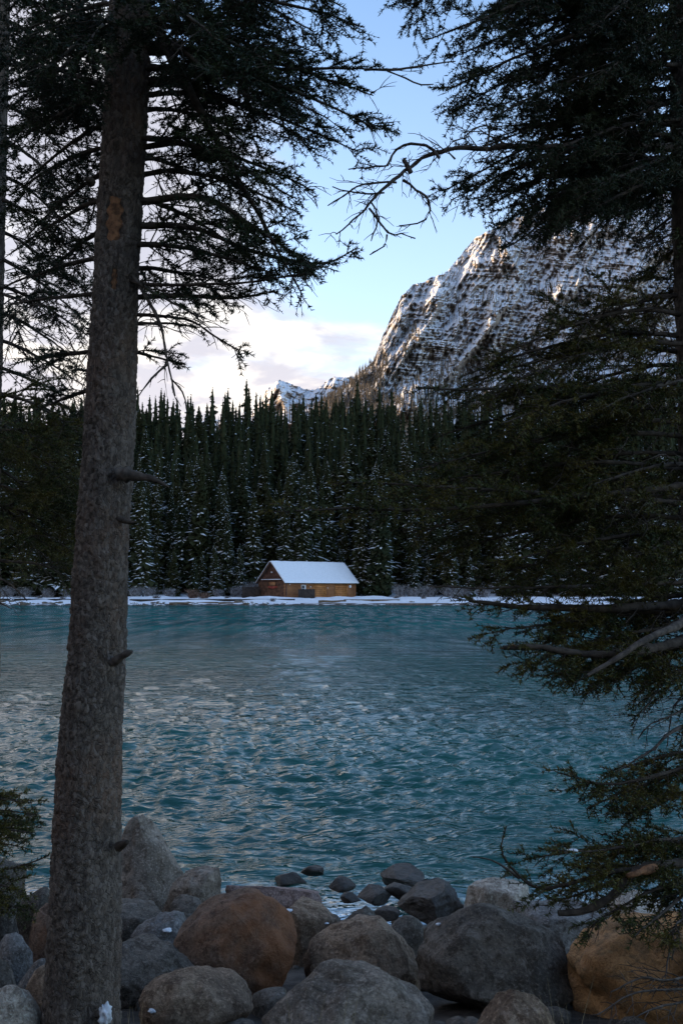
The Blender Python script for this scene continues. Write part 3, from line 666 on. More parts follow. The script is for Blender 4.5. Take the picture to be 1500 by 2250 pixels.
M['bush'] = plain('bush_twigs', (.13, .10, .09), .9, .4, 2, .1, 0, (.42, .42, .44)); M['bush_red'] = plain('bush_twigs_red', (.13, .065, .045), .9, .4, 2, .1, 0, (.30, .20, .16))
def bush(x, d, s, m, label, group):
    p = np.array([(x-750)/FPX*d, d, 0.]); p[2] = gz(p[0], p[1])-.1
    n = int(70+50*s); a = sr.random(n)*6.28; sp_ = sr.uniform(.1, 1.0, n)*s*1.1; h = s*sr.uniform(.5, 1.4, n)
    base = S3(.25*s*sr.normal(size=n), .25*s*sr.normal(size=n), 0.); tipv = base+S3(np.cos(a)*sp_, np.sin(a)*sp_, h); midv = base*.5+tipv*.5+S3(0, 0, .18*h)
    V, q = tubes(np.stack([base, midv, tipv], 1), np.tile([.03, .022, .006], (n, 1)), 3)
    fk = midv[:, None]+(tipv-midv)[:, None]*.4; side = S3(sr.normal(size=n)*.35*s, sr.normal(size=n)*.35*s, .35*h)
    V2, q2 = tubes(np.stack([midv, midv+side*.5, midv+side], 1), np.tile([.018, .013, .005], (n, 1)), 3)
    o = mk('bare_shrub', np.concatenate([V, V2]), np.concatenate([q, q2+len(V)]), None, m); o.location = p; tag(o, label, 'shrub', group)
bush(425, 182, 1.5, M['bush_red'], 'reddish bare shrub on the snowy far bank', None); bush(450, 181, 1.2, M['bush_red'], 'low reddish bare shrub beside the larger reddish one', None)
for x, d, s in ((545, 200, 2.0), (520, 202, 1.7), (560, 204, 2.4), (815, 205, 1.8), (845, 202, 1.6), (880, 199, 2.0), (910, 198, 1.5), (940, 200, 1.9), (985, 198, 1.8), (1020, 199, 1.5), (1060, 197, 1.7), (330, 198, 1.6),
                (375, 199, 1.4), (345, 184, .8), (500, 183, .7), (600, 178, .5), (870, 184, .8), (930, 183, .7), (1000, 182, .9), (90, 182, .8), (140, 180, .6), (40, 181, .9), (300, 197, 1.7), (60, 197, 1.6), (110, 196, 1.5), (20, 196, 1.8), (150, 195, 1.3), (480, 199, 1.3)):
    bush(x, d, s, M['bush'], 'frosted bare shrub at the foot of the far forest', 'frosted shrubs along the far bank')

# ------------------------------------------------------------------ near bank boulders
TAPER = {}
def boulder(xl, xr, yt, d, angular, mat, label, seed, group=None, bury=.35, dy=1.0, snow=(), skew=0.0, name='boulder', zmin=None):
    xc = (xl+xr)/2; hw = (xr-xl)/2*mpp(d)
    top = P(xc, yt, d)[2]; p = P(xc, yt, d); g = float(gz(p[0], d))
    if name == 'wet_stone': g = top-.95*hw
    bot = min(g-bury*(.0 if name == 'wet_stone' else .25), top-hw*.75); hh = (top-bot)/2
    V, F = rock_shape(5 if hw > .16 else 3, seed, angular, (hw, hw*dy, hh))
    tp = TAPER.get(seed, 0.0)
    if tp: V[:, :2] *= (1-tp*(np.clip(V[:, 2]/hh, -.6, 1)+.2))[:, None]
    V[:, 0] += skew*hw*(V[:, 2]/hh)*.5
    o = mk(name, V, None, F, mat); o.location = (p[0], d, (top+bot)/2)
    tag(o, label, 'rock' if name != 'boulder' else 'boulder', group)
    return o, V
TAPER = {3: .5, 5: .22, 23: .14, 24: .4, 22: .12, 21: .1}
BL = [
 (228, 418, 1790, 7.8, .42, 'rock_grey', 'tall pointed grey boulder at the water edge behind the large trunk', 3, 1.0, -.30),
 (363, 487, 1908, 7.2, .80, 'rock_grey', 'sharp edged grey block leaning beside the tall pointed boulder', 14, 1.0, .1),
 (365, 450, 1968, 6.9, .70, 'rock_dark', 'small dark block under the sharp edged grey block', 15, 1.0, 0),
 (225, 366, 1984, 6.7, .70, 'rock_dark', 'dark cracked rock below the tall pointed boulder', 16, 1.0, 0),
 (286, 425, 2004, 6.1, .20, 'rock_blue', 'smooth blue-grey rock with two dabs of snow', 17, 1.2, .2),
 (375, 662, 1953, 5.25, .38, 'rock_red', 'large rust brown boulder with an orange right flank', 5, .9, .1),
 (225, 437, 2063, 4.95, .15, 'rock_dark', 'rounded olive grey boulder touching the large trunk', 19, 1.0, 0),
 (315, 556, 2121, 4.45, .15, 'rock_brown', 'rounded brown-grey boulder in front of the rust boulder', 20, .9, 0),
 (578, 955, 2119, 4.2, .15, 'rock_grey', 'broad smooth grey boulder in the front row of the bank', 21, .75, -.1),
 (664, 922, 2014, 5.35, .25, 'rock_brown', 'rounded mottled brown boulder between the rust and the big dark boulder', 22, .95, -.1),
 (911, 1247, 1984, 5.0, .32, 'rock_dark', 'biggest dark boulder with a domed ridge on top', 23, .85, -.1),
 (1028, 1232, 2172, 4.0, .40, 'rock_brown', 'low pointed grey-brown rock before the biggest dark boulder', 24, .9, 0),
 (1250, 1640, 2006, 4.85, .22, 'rock_orange', 'orange boulder under the overhanging spruce boughs', 25, .8, 0),
 (488, 704, 1924, 7.75, .85, 'rock_purple', 'flat purple-grey slab sloping into the water', 26, .8, .1),
 (608, 745, 1981, 6.4, .65, 'rock_brown', 'flat brown slab with a crumb of snow behind the rust boulder', 27, 1.0, .1),
 (1015, 1170, 1932, 7.3, .70, 'rock_pale', 'pale grey slab at the waterline behind the biggest dark boulder', 28, .9, 0),
 (1130, 1345, 1985, 6.1, .70, 'rock_blue', 'grey slab wedged between the dark and the orange boulder', 29, .9, .1),
 (1345, 1560, 1975, 7.0, .5, 'rock_pale', 'pale rock behind the orange boulder', 30, .9, 0),
 (-60, 54, 1882, 6.8, .6, 'rock_dark', 'dark jagged rock behind the young spruce twigs', 31, 1.0, 0),
 (-20, 72, 2052, 5.0, .25, 'rock_blue', 'blue-grey rounded rock left of the large trunk', 32, 1.0, 0),
 (-40, 38, 2100, 4.5, .3, 'rock_dark', 'small dark rock above the white lichen rock', 33, 1.0, 0),
 (68, 150, 1984, 5.6, .35, 'rock_red', 'dark reddish rock half hidden behind the large trunk', 34, 1.0, 0),
 (38, 150, 2105, 4.7, .25, 'rock_blue', 'grey rock tucked against the foot of the large trunk', 35, 1.0, 0),
 (48, 150, 2122, 4.35, .25, 'rock_brown', 'olive brown rock at the foot of the large trunk', 36, 1.0, 0),
 (-50, 92, 2157, 3.95, .25, 'rock_pale', 'white lichen covered rock beside the trunk base', 37, .9, 0),
 (40, 120, 1950, 6.4, .5, 'rock_dark', 'dark rock in the gap beside the large trunk', 39, 1.0, 0),
 (550, 640, 2170, 4.7, .3, 'rock_dark', 'small dark rock sunk between three rounded boulders', 38, 1.0, 0),
 (735, 850, 1990, 6.3, .45, 'rock_dark', 'low grey stone behind the mottled brown boulder', 40, 1.0, 0),
 (840, 945, 2010, 5.9, .45, 'rock_dark', 'low dark stone beside the biggest boulder', 48, 1.0, 0),
]
BO = {}
for b in BL:
    o, V = boulder(b[0], b[1], b[2], b[3], b[4], M[b[5]], b[6], b[7], dy=b[8], skew=b[9]); BO[b[7]] = (o, V)
for i, (xc, yt, hw, d, an, lab) in enumerate([
    (686, 1899, 20, 9.0, .7, 'small dark stone alone in the water beyond the purple slab'), (752, 1928, 24, 8.3, .8, 'dark wet stone in the water beside the purple slab'),
    (884, 1908, 38, 8.6, .8, 'dark wet block rising from the water'), (874, 1940, 26, 8.0, .7, 'upright brown wet stone in the shallows'),
    (822, 1948, 30, 7.9, .8, 'low flat wet stone in the shallows'), (948, 1948, 58, 7.3, .75, 'wet black angular rock at the edge of the shallows'),
    (850, 1992, 22, 7.2, .5, 'small round stone at the wet edge'), (770, 1960, 18, 7.8, .6, 'tiny wet stone in the shallows'), (640, 1915, 30, 9.2, .7, 'stone barely breaking the water beyond the slab')]):
    boulder(xc-hw*1.25, xc+hw*1.25, yt, d, min(an, .58), M['rock_wet'], lab, 60+i, dy=1.1, name='wet_stone')
# filler stones and pebbles on the bank
pb = MB(); pr = np.random.default_rng(77); Vp, Fp = ICO[2]
for i in range(800):
    y = pr.uniform(3.6, 11.5); x = pr.uniform(-.45, .45)*y; s = pr.uniform(.02, .075)*(1.3 if y > 7 else 1)
    pb.add(Vp*(1+.2*pr.normal(size=(1, 3)))*s*np.array([1, 1, .65])*(1+.15*fbm(Vp*1.5+i, 2))[:, None]+np.array([x, y, float(gz(x, y))+s*.1]), None, Fp)
tag(pb.build('pebbles', M['rock_dark'], smooth=True), 'dark pebbles and cobbles filling the gaps of the bank and the shallows', 'pebbles', kind='stuff')
# dabs of snow
def snow_dab(key, px, py, s, lab):
    o, V = BO[key]; vw = V+np.array(o.location)
    d = vw[:, 1]; X = 750+FPX*vw[:, 0]/(vw[:, 1]*math.cos(PITCH)+(vw[:, 2]-CAMZ)*math.sin(PITCH))
    cz = (vw[:, 1]*math.cos(PITCH)+(vw[:, 2]-CAMZ)*math.sin(PITCH)); Yp = 1125-FPX*((vw[:, 2]-CAMZ)*math.cos(PITCH)-vw[:, 1]*math.sin(PITCH))/cz
    k = np.argmin((X-px)**2+(Yp-py)**2+np.where(vw[:, 1] > o.location[1]+.05, 4000, 0)); p = vw[k]
    Vs, Fs = ICO[3]; q = Vs*np.array([1.3, 1, .55])*s*(1+.35*fbm(Vs*1.6+px, 2))[:, None]
    a = mk('snow_patch', q, None, Fs, M['snow']); a.location = p; tag(a, lab, 'snow')
snow_dab(17, 368, 2045, .022, 'larger dab of snow on the smooth blue-grey rock'); snow_dab(17, 313, 2064, .012, 'tiny dab of snow low on the smooth blue-grey rock')
snow_dab(27, 635, 2001, .02, 'lump of snow on the flat brown slab'); snow_dab(27, 716, 2026, .011, 'crumb of snow at the right end of the brown slab')
snow_dab(20, 337, 2222, .014, 'streak of snow on the brown-grey boulder by the trunk'); snow_dab(23, 954, 2026, .01, 'speck of snow on the shoulder of the biggest dark boulder')
# ------------------------------------------------------------------ near spruces: trunks, boughs, needles
def px_path(pts, n=None):
    a = np.array(pts, float); return P(a[:, 0], a[:, 1], a[:, 2])
def smooth_path(C, step=.03):
    C = np.asarray(C, float)
    if len(C) == 2: C = np.array([C[0], (C[0]*2+C[1])/3, (C[0]+2*C[1])/3, C[1]])
    E = np.concatenate([[2*C[0]-C[1]], C, [2*C[-1]-C[-2]]]); out = []
    for i in range(1, len(E)-2):
        n = max(2, int(np.linalg.norm(E[i+1]-E[i])/step)); u = np.linspace(0, 1, n, endpoint=False)[:, None]
        a, b, c, d = E[i-1], E[i], E[i+1], E[i+2]
        out.append(.5*((2*b)+(-a+c)*u+(2*a-5*b+4*c-d)*u*u+(-a+3*b-3*c+d)*u**3))
    out.append(C[-1:]); return np.concatenate(out)
def needles(r, Pn, dens, ln, wd):
    """Pn [n,k,3] twigs -> needle triangles"""
    n, k, _ = Pn.shape
    L = np.linalg.norm(np.diff(Pn, axis=1), axis=2).sum(1); cnt = np.maximum(3, (L*dens).astype(int)); idx = np.repeat(np.arange(n), cnt); m = len(idx)
    u = r.random(m)*(k-1); i0 = np.minimum(u.astype(int), k-2); f = (u-i0)[:, None]
    a, b = Pn[idx, i0], Pn[idx, i0+1]; p = a*(1-f)+b*f; T = nrm(b-a)
    v = r.normal(size=(m, 3)); v = nrm(v-(v*T).sum(1, keepdims=True)*T); v = nrm(v+np.array([0, 0, .35]))
    d = nrm(T*r.uniform(.45, .95, (m, 1))+v); l = ln*r.uniform(.7, 1.15, (m, 1)); s = nrm(np.cross(d, r.normal(size=(m, 3))))*wd*.5
    V = np.stack([p-s, p+s, p+d*l], 1).reshape(-1, 3); return V, np.arange(m*3).reshape(-1, 3)
def twigs(r, C, s, L, ang, droop, k, flat=.35, noise=.05, alt=True):
    """children along a curve C [K,3] at params s -> [n,k,3]"""
    n = len(s); x = s*(len(C)-1); i0 = np.minimum(x.astype(int), len(C)-2); f = (x-i0)[:, None]
    p = C[i0]*(1-f)+C[i0+1]*f; T = nrm(C[i0+1]-C[i0])
    H = nrm(np.cross(T, np.array([0, 0, 1.]))+1e-6); U = np.cross(H, T)
    side = np.where(np.arange(n) % 2 == 0, 1., -1.)[:, None] if alt else np.sign(r.normal(size=(n, 1)))
    a = np.radians(ang)*r.uniform(.5, 1.4, (n, 1)); e = r.normal(0, flat, (n, 1))
    d = nrm(T*np.cos(a)+np.sin(a)*(H*side*np.cos(e)+U*np.sin(e)))
    t_ = np.linspace(0, 1, k)[None, :, None]
    W = p[:, None]+d[:, None]*L[:, None, None]*t_ + (T[:, None]*.22-np.array([0, 0, droop]))*L[:, None, None]*t_**2
    W = W+noise*L[:, None, None]*t_*np.cumsum(r.normal(size=(n, k, 3)), 1)*.5
    return W
def bough(tree, pts, r0=.012, tl=.34, live=.85, seed=0, s0=.12, droop=.18, dens=300, mat='needle', spacing=.036, dead=False, r1=.0025, third=True, n_ln=.021, n_w=.0054, wig=.012, inner=.28, worldpts=None, name='branch'):
    r = np.random.default_rng(seed+1000); C = smooth_path(px_path(pts) if worldpts is None else worldpts)
    K = len(C); wob = np.cumsum(r.normal(size=(K, 3)), 0); wob -= np.linspace(0, 1, K)[:, None]*wob[-1]; C = C+wob*wig*.12
    length = np.linalg.norm(np.diff(C, axis=0), axis=1).sum()
    wood = MB(); R = r1+(r0-r1)*(1-np.linspace(0, 1, K))**.9; R = R*(1+.10*r.normal(size=K))
    wood.add(*tubes(C[None], R[None], 7))
    n = max(3, int(length*(1-s0)/spacing)); s = np.sort(s0+(1-s0)*r.random(n)); env = np.clip(1.05-.75*s, .2, 1)*np.clip((s-s0)*6+.5, .4, 1)
    L = tl*env*r.uniform(.45, 1.15, n)
    if dead: L = L*np.where(r.random(n) < .35, 1.0, .38)
    W = twigs(r, C, s, L, 58, droop, 7, .55, .05+.07*dead)
    wood.add(*tubes(W, np.linspace(.0042, .0016, 7)[None]*np.clip(L/.25, .6, 1.2)[:, None], 3))
    alive = (r.random(n) < live) & (s > inner*r.random(n)) & (not dead)
    NV = MB(); Tn = []
    if third:
        cs, par = [], []
        for i in range(n):
            m = int(L[i]/(.024 if alive[i] else .055)); 
            if m < 1: continue
            ss = np.sort(.12+.86*r.random(m)); Lt = (.065+.06*r.random(m))*(1.1-.6*ss)*min(1.3, L[i]/.2+.25)*(1.0 if alive[i] else .8)
            tt_ = twigs(r, W[i], ss, Lt, 52, .12, 3, .5, .08); Tn.append((tt_, alive[i]))
    liveT = [a for a, b in Tn if b]; allT = [a for a, b in Tn]
    if allT: A = np.concatenate(allT); wood.add(*tubes(A, np.tile(np.linspace(.0022, .0011, 3), (len(A), 1)), 3))
    wo = wood.build(name, M['dead_twig' if dead else 'twig'], tree, True); wo['label_hint'] = 0; del wo['label_hint']
    if not dead:
        if liveT: NV.add(*[z for z in (lambda q: (q[0], None, q[1]))(needles(r, np.concatenate(liveT), dens, n_ln, n_w))])
        if alive.any():
            q = needles(r, W[alive][:, 2:], dens, n_ln, n_w); NV.add(q[0], None, q[1])
        q = needles(r, C[None, int(K*.75):], dens, n_ln, n_w); NV.add(q[0], None, q[1])
        nd = NV.build('needles', M[mat], wo, False); nd['kind'] = 'stuff'
    return wo
def trunk_mesh(tree, path, rad, seed, plate=.024, na=96, nh=660, scar=None, name='trunk'):
    """path/rad as functions of height samples -> displaced bark"""
    C = np.asarray(path); hs = np.concatenate([[0], np.cumsum(np.linalg.norm(np.diff(C, axis=0), axis=1))]); H = np.concatenate([np.linspace(0, min(4.9, hs[-1]*.7), nh-40), np.linspace(min(4.9, hs[-1]*.7), hs[-1], 41)[1:]])
    c = np.stack([np.interp(H, hs, C[:, i]) for i in range(3)], 1); R = np.interp(H, hs, rad)
    for i in range(3): c[:, i] = np.convolve(np.pad(c[:, i], 12, 'reflect', reflect_type='odd'), np.ones(25)/25, 'valid')
    th = np.arange(na)*2*np.pi/na; TH, HH = np.meshgrid(th, H); RR = R[:, None]
    wrap = max(8, int(2*np.pi*rad[len(rad)//2]/plate)); uw = TH/(2*np.pi)*wrap; vw = HH/(plate*1.35)
    q = S3(np.cos(TH)*2, np.sin(TH)*2, HH*9); uw = uw+.25*fbm(q*2.0, 2); vw = vw+.35*fbm(q*2.0+40, 2)
    f1, f2, cid = worley(uw, vw, seed, wrap); crack = sstep(f2-f1, 0, .22)
    f1b, f2b, cidb = worley(uw*2.1, vw*1.9, seed+3, None); 
    disp = (.0075*crack*(.35+.9*cid)) + .0040*sstep(f2b-f1b, 0, .3)*cidb + .006*fbm(S3(np.cos(TH)*1.4, np.sin(TH)*1.4, HH*2.2+seed), 3)*np.minimum(1, RR/.08) + .0016*fbm(q*9, 2)
    if scar is not None:
        m = scar(TH, HH); disp = disp*(1-m)-.012*m
    rr = RR+disp*np.clip(RR/.08, .3, 1)
    rr = rr-.007*np.clip(RR/.08, .3, 1)
    V = S3(c[:, None, 0]+rr*np.cos(TH), c[:, None, 1]+rr*np.sin(TH), c[:, None, 2]+0*TH)
    i = np.arange(nh-1)[:, None]*na; j = np.arange(na)[None]; j2 = (j+1) % na
    qd = np.stack([i+j, i+j2, i+na+j2, i+na+j], -1).reshape(-1, 4)
    o = mk(name, V, qd, None, M['bark'], tree)
    at_ = o.data.attributes.new('plate', 'FLOAT', 'POINT'); at_.data.foreach_set('value', (crack*(.25+.75*cid)).astype(np.float32).ravel())
    return o, c, R, H
def trunk_px(pts, d, base_z, extend):
    """pts (x centre, y, width px) from the bottom up; -> world path + radii, run down to base_z and up by extend"""
    a = np.array(pts, float); C = P(a[:, 0], a[:, 1], d); R = a[:, 2]/2*mpp(d)*.96
    if C[0, 2] > base_z: k = (base_z-C[0, 2])/(C[1, 2]-C[0, 2]); C = np.concatenate([[C[0]+(C[1]-C[0])*k], C]); R = np.concatenate([[R[0]*1.06], R])
    up = nrm(C[-1]-C[-3]); n = 6; ex = [C[-1]+up*extend*(i+1)/n for i in range(n)]; rx = [R[-1]*(1-.93*(i+1)/n) for i in range(n)]
    return np.concatenate([C, ex]), np.concatenate([R, rx])
def at_y(pts, y): a = np.array(pts, float); return float(np.interp(-y, -a[:, 1], a[:, 0]))

# --- large spruce on the left
LT = [(178, 2250, 172), (187, 2000, 158), (192, 1800, 147), (199, 1600, 140), (212, 1440, 129), (225, 1200, 120), (238, 1000, 115), (247, 800, 112), (257, 600, 104), (268, 400, 104), (279, 200, 101), (288, 0, 97), (296, -200, 92)]
DL = 4.0
path, rad = trunk_px(LT, DL, .55, 4.6)
big = empty('spruce_tree', tuple(path[0])); tag(big, 'large spruce with thick flaky trunk and a bare woodpecker scar, rooted among the boulders', 'tree')
def kid(o, tree): o.parent = tree; o.matrix_parent_inverse.identity(); o.data.transform(__import__('mathutils').Matrix.Translation(-Vector(tree.location))) if o.data.users == 1 else None
hz0 = path[0][2]
def hpx(y): return P(250, y, DL)[2]-hz0
def scar_fn(TH, HH):
    a = -np.pi/2-.02
    m = np.exp(-(((TH-2*np.pi-a)/.42)**2)**2)*sstep(HH, hpx(548), hpx(535))*(1-sstep(HH, hpx(470), hpx(438)))
    m2 = .9*np.exp(-(((TH-2*np.pi-a-.15)/.16)**2)**2)*sstep(HH, hpx(655), hpx(640))*(1-sstep(HH, hpx(610), hpx(600)))
    m3 = .7*np.exp(-(((TH-2*np.pi-a-.1)/.22)**2)**2)*sstep(HH, hpx(400), hpx(380))*(1-sstep(HH, hpx(350), hpx(330)))
    return np.clip(m+m2+m3, 0, 1)
tk, c_, R_t, H_t = trunk_mesh(big, path, rad, 4, scar=scar_fn)
# bare wood showing in the scar
def scar_patch(y0, y1, a0, a1, tree, R=None):
    n1_, n2_ = 26, 14; ys = np.linspace(y0, y1, n1_); aa = np.linspace(a0, a1, n2_); out = []
    for i, y in enumerate(ys):
        h = hpx(y); cc = [np.interp(h, H_t, c_[:, k]) for k in range(3)]; rr = np.interp(h, H_t, R_t)
        e = math.sin(math.pi*(i+.5)/n1_)**.35
        for a in aa: a_ = (a0+a1)/2+(a-(a0+a1)/2)*e*(1+.25*math.sin(i*.9)); rr_ = rr-.0065+.0015*math.sin(a*90)*1.0; out.append([cc[0]+rr_*math.cos(a_), cc[1]+rr_*math.sin(a_), cc[2]])
    return mk('bare_wood', np.array(out), grid_quads(n1_, n2_), None, M['wood_scar'], tree)
A0 = -math.pi/2-.02
sc_objs = [scar_patch(440, 546, A0-.36, A0+.36, big), scar_patch(602, 652, A0+.03, A0+.27, big)]
def stub(tree, pts, r0, r1, m='twig'):
    C = smooth_path(px_path(pts), .012); V, q = tubes(C[None], np.linspace(r0, r1, len(C))[None]*(1+.12*rng.normal(size=(1, len(C)))), 8)
    n = len(V); V = np.concatenate([V, C[-1:]]); tr_ = [[n, n-1-((i+1) % 8)-0, n-1-i] for i in range(8)]
    return mk('branch_stub', V, q, tr_, M[m], tree)
stub(big, [(262, 1040, 3.90), (300, 1046, 3.88), (335, 1052, 3.86), (372, 1070, 3.84)], .030, .003, 'dead_twig')
stub(big, [(250, 1455, 3.92), (272, 1440, 3.88), (291, 1431, 3.86)], .020, .008, 'dead_twig')
stub(big, [(262, 1140, 3.93), (285, 1148, 3.9), (300, 1145, 3.9)], .014, .003)
stub(big, [(262, 1860, 3.93), (280, 1850, 3.88)], .020, .008)
stub(big, [(200, 400, 3.9), (195, 395, 3.85)], .02, .012)
seedc = [0]
def B(tree, T, D, ys, xe, ye, de, sag=0.0, r0=.013, **kw):
    """a bough from height ys of trunk T out to pixel (xe, ye) at depth de; sag bends its middle (px)"""
    seedc[0] += 1; x0 = at_y(T, ys)
    pts = [(x0, ys, D), (x0+(xe-x0)*.33, ys+(ye-ys)*.33-sag, D+(de-D)*.33), (x0+(xe-x0)*.68, ys+(ye-ys)*.68-sag*.8, D+(de-D)*.68), (xe, ye, de)]
    return bough(tree, pts, r0=r0, seed=seedc[0], **kw)
def F(tree, pts, **kw): seedc[0] += 1; return bough(tree, pts, seed=seedc[0], **kw)
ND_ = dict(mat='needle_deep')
# right-hand limbs
F(big, [(300, -20, 4.0), (415, 200, 3.9), (500, 350, 3.85), (585, 500, 3.85), (665, 650, 3.8)], r0=.024, tl=.30, live=.8, s0=.2, droop=.25, **ND_)
F(big, [(285, 190, 4.0), (500, 160, 4.05), (700, 150, 4.05), (820, 152, 4.0)], r0=.017, tl=.36, **ND_)
F(big, [(800, 152, 4.0), (860, 153, 4.0), (915, 146, 4.0), (1000, 135, 4.0)], r0=.0065, tl=.10, dead=True, s0=.05, spacing=.05)
F(big, [(850, 156, 4.0), (890, 172, 4.0), (925, 186, 4.0), (952, 185, 4.0)], r0=.004, tl=.05, dead=True)
F(big, [(270, 445, 4.0), (440, 432, 3.9), (560, 500, 3.8), (690, 590, 3.7)], r0=.017, tl=.36, live=.8, **ND_)
F(big, [(262, 500, 4.0), (420, 500, 4.0), (560, 552, 4.0), (700, 580, 4.0), (785, 545, 4.0)], r0=.016, tl=.36, live=.85, **ND_)
F(big, [(255, 655, 4.0), (400, 650, 4.1), (520, 655, 4.15), (610, 640, 4.2)], r0=.014, tl=.32, live=.45, **ND_)
F(big, [(262, 560, 4.0), (345, 700, 3.9), (365, 780, 3.88), (385, 870, 3.86)], r0=.011, tl=.22, dead=True, s0=.25, droop=.3)
F(big, [(252, 690, 4.0), (400, 700, 4.0), (470, 740, 4.0), (527, 770, 4.0)], r0=.009, tl=.22, live=.35, **ND_)
F(big, [(370, 800, 3.87), (335, 830, 3.86), (305, 870, 3.85)], r0=.005, tl=.10, dead=True); F(big, [(376, 830, 3.86), (400, 860, 3.86), (410, 900, 3.86)], r0=.004, tl=.08, dead=True)
for a in [(-260, 640, -60, 4.3, 20), (-180, 760, 20, 3.7, 30), (-120, 560, 60, 4.5, 20), (-60, 690, 70, 4.2, 30), (-20, 800, 60, 3.8, 30), (30, 600, 140, 3.6, 20), (60, 740, 190, 4.5, 40), (90, 640, 230, 4.7, 30),
          (120, 820, 210, 4.1, 40), (150, 835, 285, 3.8, 50), (190, 680, 310, 4.6, 40), (210, 780, 330, 4.3, 40), (-40, 480, 90, 3.3, 10), (40, 500, 190, 3.4, 10), (240, 560, 300, 4.8, 20), (130, 430, 170, 4.9, 0), (-100, 420, 0, 5.0, 0), (-150, 620, 20, 4.9, 20), (20, 700, 120, 4.9, 30), (100, 720, 260, 3.7, 30)]:
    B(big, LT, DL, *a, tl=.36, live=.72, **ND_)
for a in [(300, 620, 420, 3.7, 30), (350, 500, 420, 4.7, 20), (390, 660, 470, 4.3, 40), (430, 540, 560, 4.4, 20), (540, 600, 600, 3.8, 20), (590, 500, 620, 4.4, 10), (330, 690, 420, 3.9, 40)]:
    B(big, LT, DL, *a, tl=.32, live=.6, **ND_)
for a in [(620, 680, 600, 3.7, -10), (720, 440, 720, 4.3, 10), (600, 450, 700, 3.6, 0), (760, 400, 800, 4.2, 0)]: B(big, LT, DL, *a, tl=.26, live=.25, r0=.009, **ND_)
# left-hand limbs
F(big, [(275, 195, 4.0), (200, 180, 4.05), (110, 150, 4.1), (-20, 140, 4.2)], r0=.017, tl=.36, **ND_)
for a in [(-220, 80, -60, 4.2, 10), (-150, 20, 20, 3.6, 20), (-60, 120, 60, 4.6, 10), (0, 20, 80, 4.2, 10), (40, 100, 150, 3.5, 10), (80, 30, 230, 4.6, 20), (150, 120, 280, 4.7, 10), (200, 10, 330, 4.1, 20), (260, 60, 400, 4.5, 20), (-20, 180, 110, 3.4, 0), (320, 20, 430, 4.3, 20), (30, 10, 140, 4.9, 10), (180, 20, 290, 5.0, 10)]:
    B(big, LT, DL, *a, tl=.36, live=.85, **ND_)
for a in [(360, 60, 520, 4.4, 20), (430, 20, 560, 4.2, 20), (480, 80, 620, 4.6, 10), (650, 20, 670, 4.2, 10), (765, 60, 790, 4.4, 0), (560, -10, 640, 4.2, 10), (840, 80, 900, 4.3, 0)]:
    B(big, LT, DL, *a, tl=.30, live=.5, **ND_)

# --- thinner spruce at the left edge, a little farther back
FT = [(-30, 1500, 60), (-26, 1100, 54), (-16, 700, 48), (-8, 400, 44), (4, 0, 40), (10, -200, 36)]; DF = 6.0
path, rad = trunk_px(FT, DF, .30, 4.0); thin_ = empty('spruce_tree', tuple(path[0])); tag(thin_, 'slim spruce with sparse twiggy boughs behind the large trunk', 'tree')
trunk_mesh(thin_, path, rad, 9, .03, 48, 260)
for a in [(-150, 200, -40, 5.8, 10), (-60, 220, 60, 6.3, 10), (40, 200, 190, 6.2, 20), (120, 240, 300, 5.7, 20), (220, 200, 400, 6.3, 20), (300, 210, 480, 5.8, 20), (180, -160, 300, 6, 10)]: B(thin_, FT, DF, *a, tl=.50, live=.85, spacing=.05, **ND_)
for a in [(380, 190, 540, 6.2, 20), (430, 200, 600, 5.8, 20), (500, 190, 640, 6.3, 10), (560, 180, 700, 5.8, 10), (620, 195, 740, 6.3, 10), (680, 170, 790, 5.7, 10), (740, 190, 850, 6.2, 10), (800, 150, 870, 5.8, 0), (860, 190, 940, 6.2, 10), (640, 120, 680, 5.2, 0)]:
    B(thin_, FT, DF, *a, tl=.46, live=.6, spacing=.05, **ND_)
for a in [(900, 165, 990, 6.0, 10), (960, 150, 1050, 5.6, 10), (1000, 170, 1090, 6.2, 10), (1060, 140, 1140, 5.7, 10), (1100, 160, 1180, 6.1, 10), (1130, 90, 1200, 5.5, 0), (940, 90, 960, 5.4, 0), (860, 150, 930, 5.5, 10), (920, 120, 1010, 6.5, 5), (1020, 100, 1100, 6.4, 5), (1090, 120, 1220, 6.3, 5)]: B(thin_, FT, DF, *a, tl=.62, live=.9, spacing=.04)
F(thin_, [(-26, 1230, 6.0), (50, 1236, 5.9), (100, 1245, 5.8), (156, 1272, 5.8)], r0=.013, tl=.3, dead=True); F(thin_, [(-26, 1255, 6.0), (30, 1290, 5.8), (60, 1320, 5.7)], r0=.008, tl=.3, dead=True)
F(thin_, [(-30, 1320, 6.0), (0, 1325, 5.8), (26, 1337, 5.7)], r0=.012, tl=.08, dead=True)

# --- young spruce low at the left edge
YT = [(-75, 2200, 26), (-80, 1950, 18), (-84, 1750, 12), (-86, 1600, 5)]
path, rad = trunk_px(YT, 4.7, .45, .3); yg = empty('young_spruce', tuple(path[0])); tag(yg, 'young olive green spruce peeping in beside the large trunk near the water', 'tree')
trunk_mesh(yg, path, rad, 12, .02, 20, 60)
for a in [(1760, 70, 1765, 4.6, 10), (1790, 82, 1790, 4.7, 10), (1820, 70, 1830, 4.5, 5), (1850, 40, 1860, 4.8, 5), (1730, 30, 1755, 4.8, 5), (1930, 50, 1960, 4.6, 5), (1960, 60, 2000, 4.7, 0), (1900, 20, 1930, 4.8, 0)]:
    B(yg, YT, 4.7, *a, tl=.20, live=1.0, r0=.006, spacing=.025, inner=.1)
B(yg, YT, 4.7, 1900, 108, 1880, 4.6, -20, tl=.10, live=.7, r0=.004)

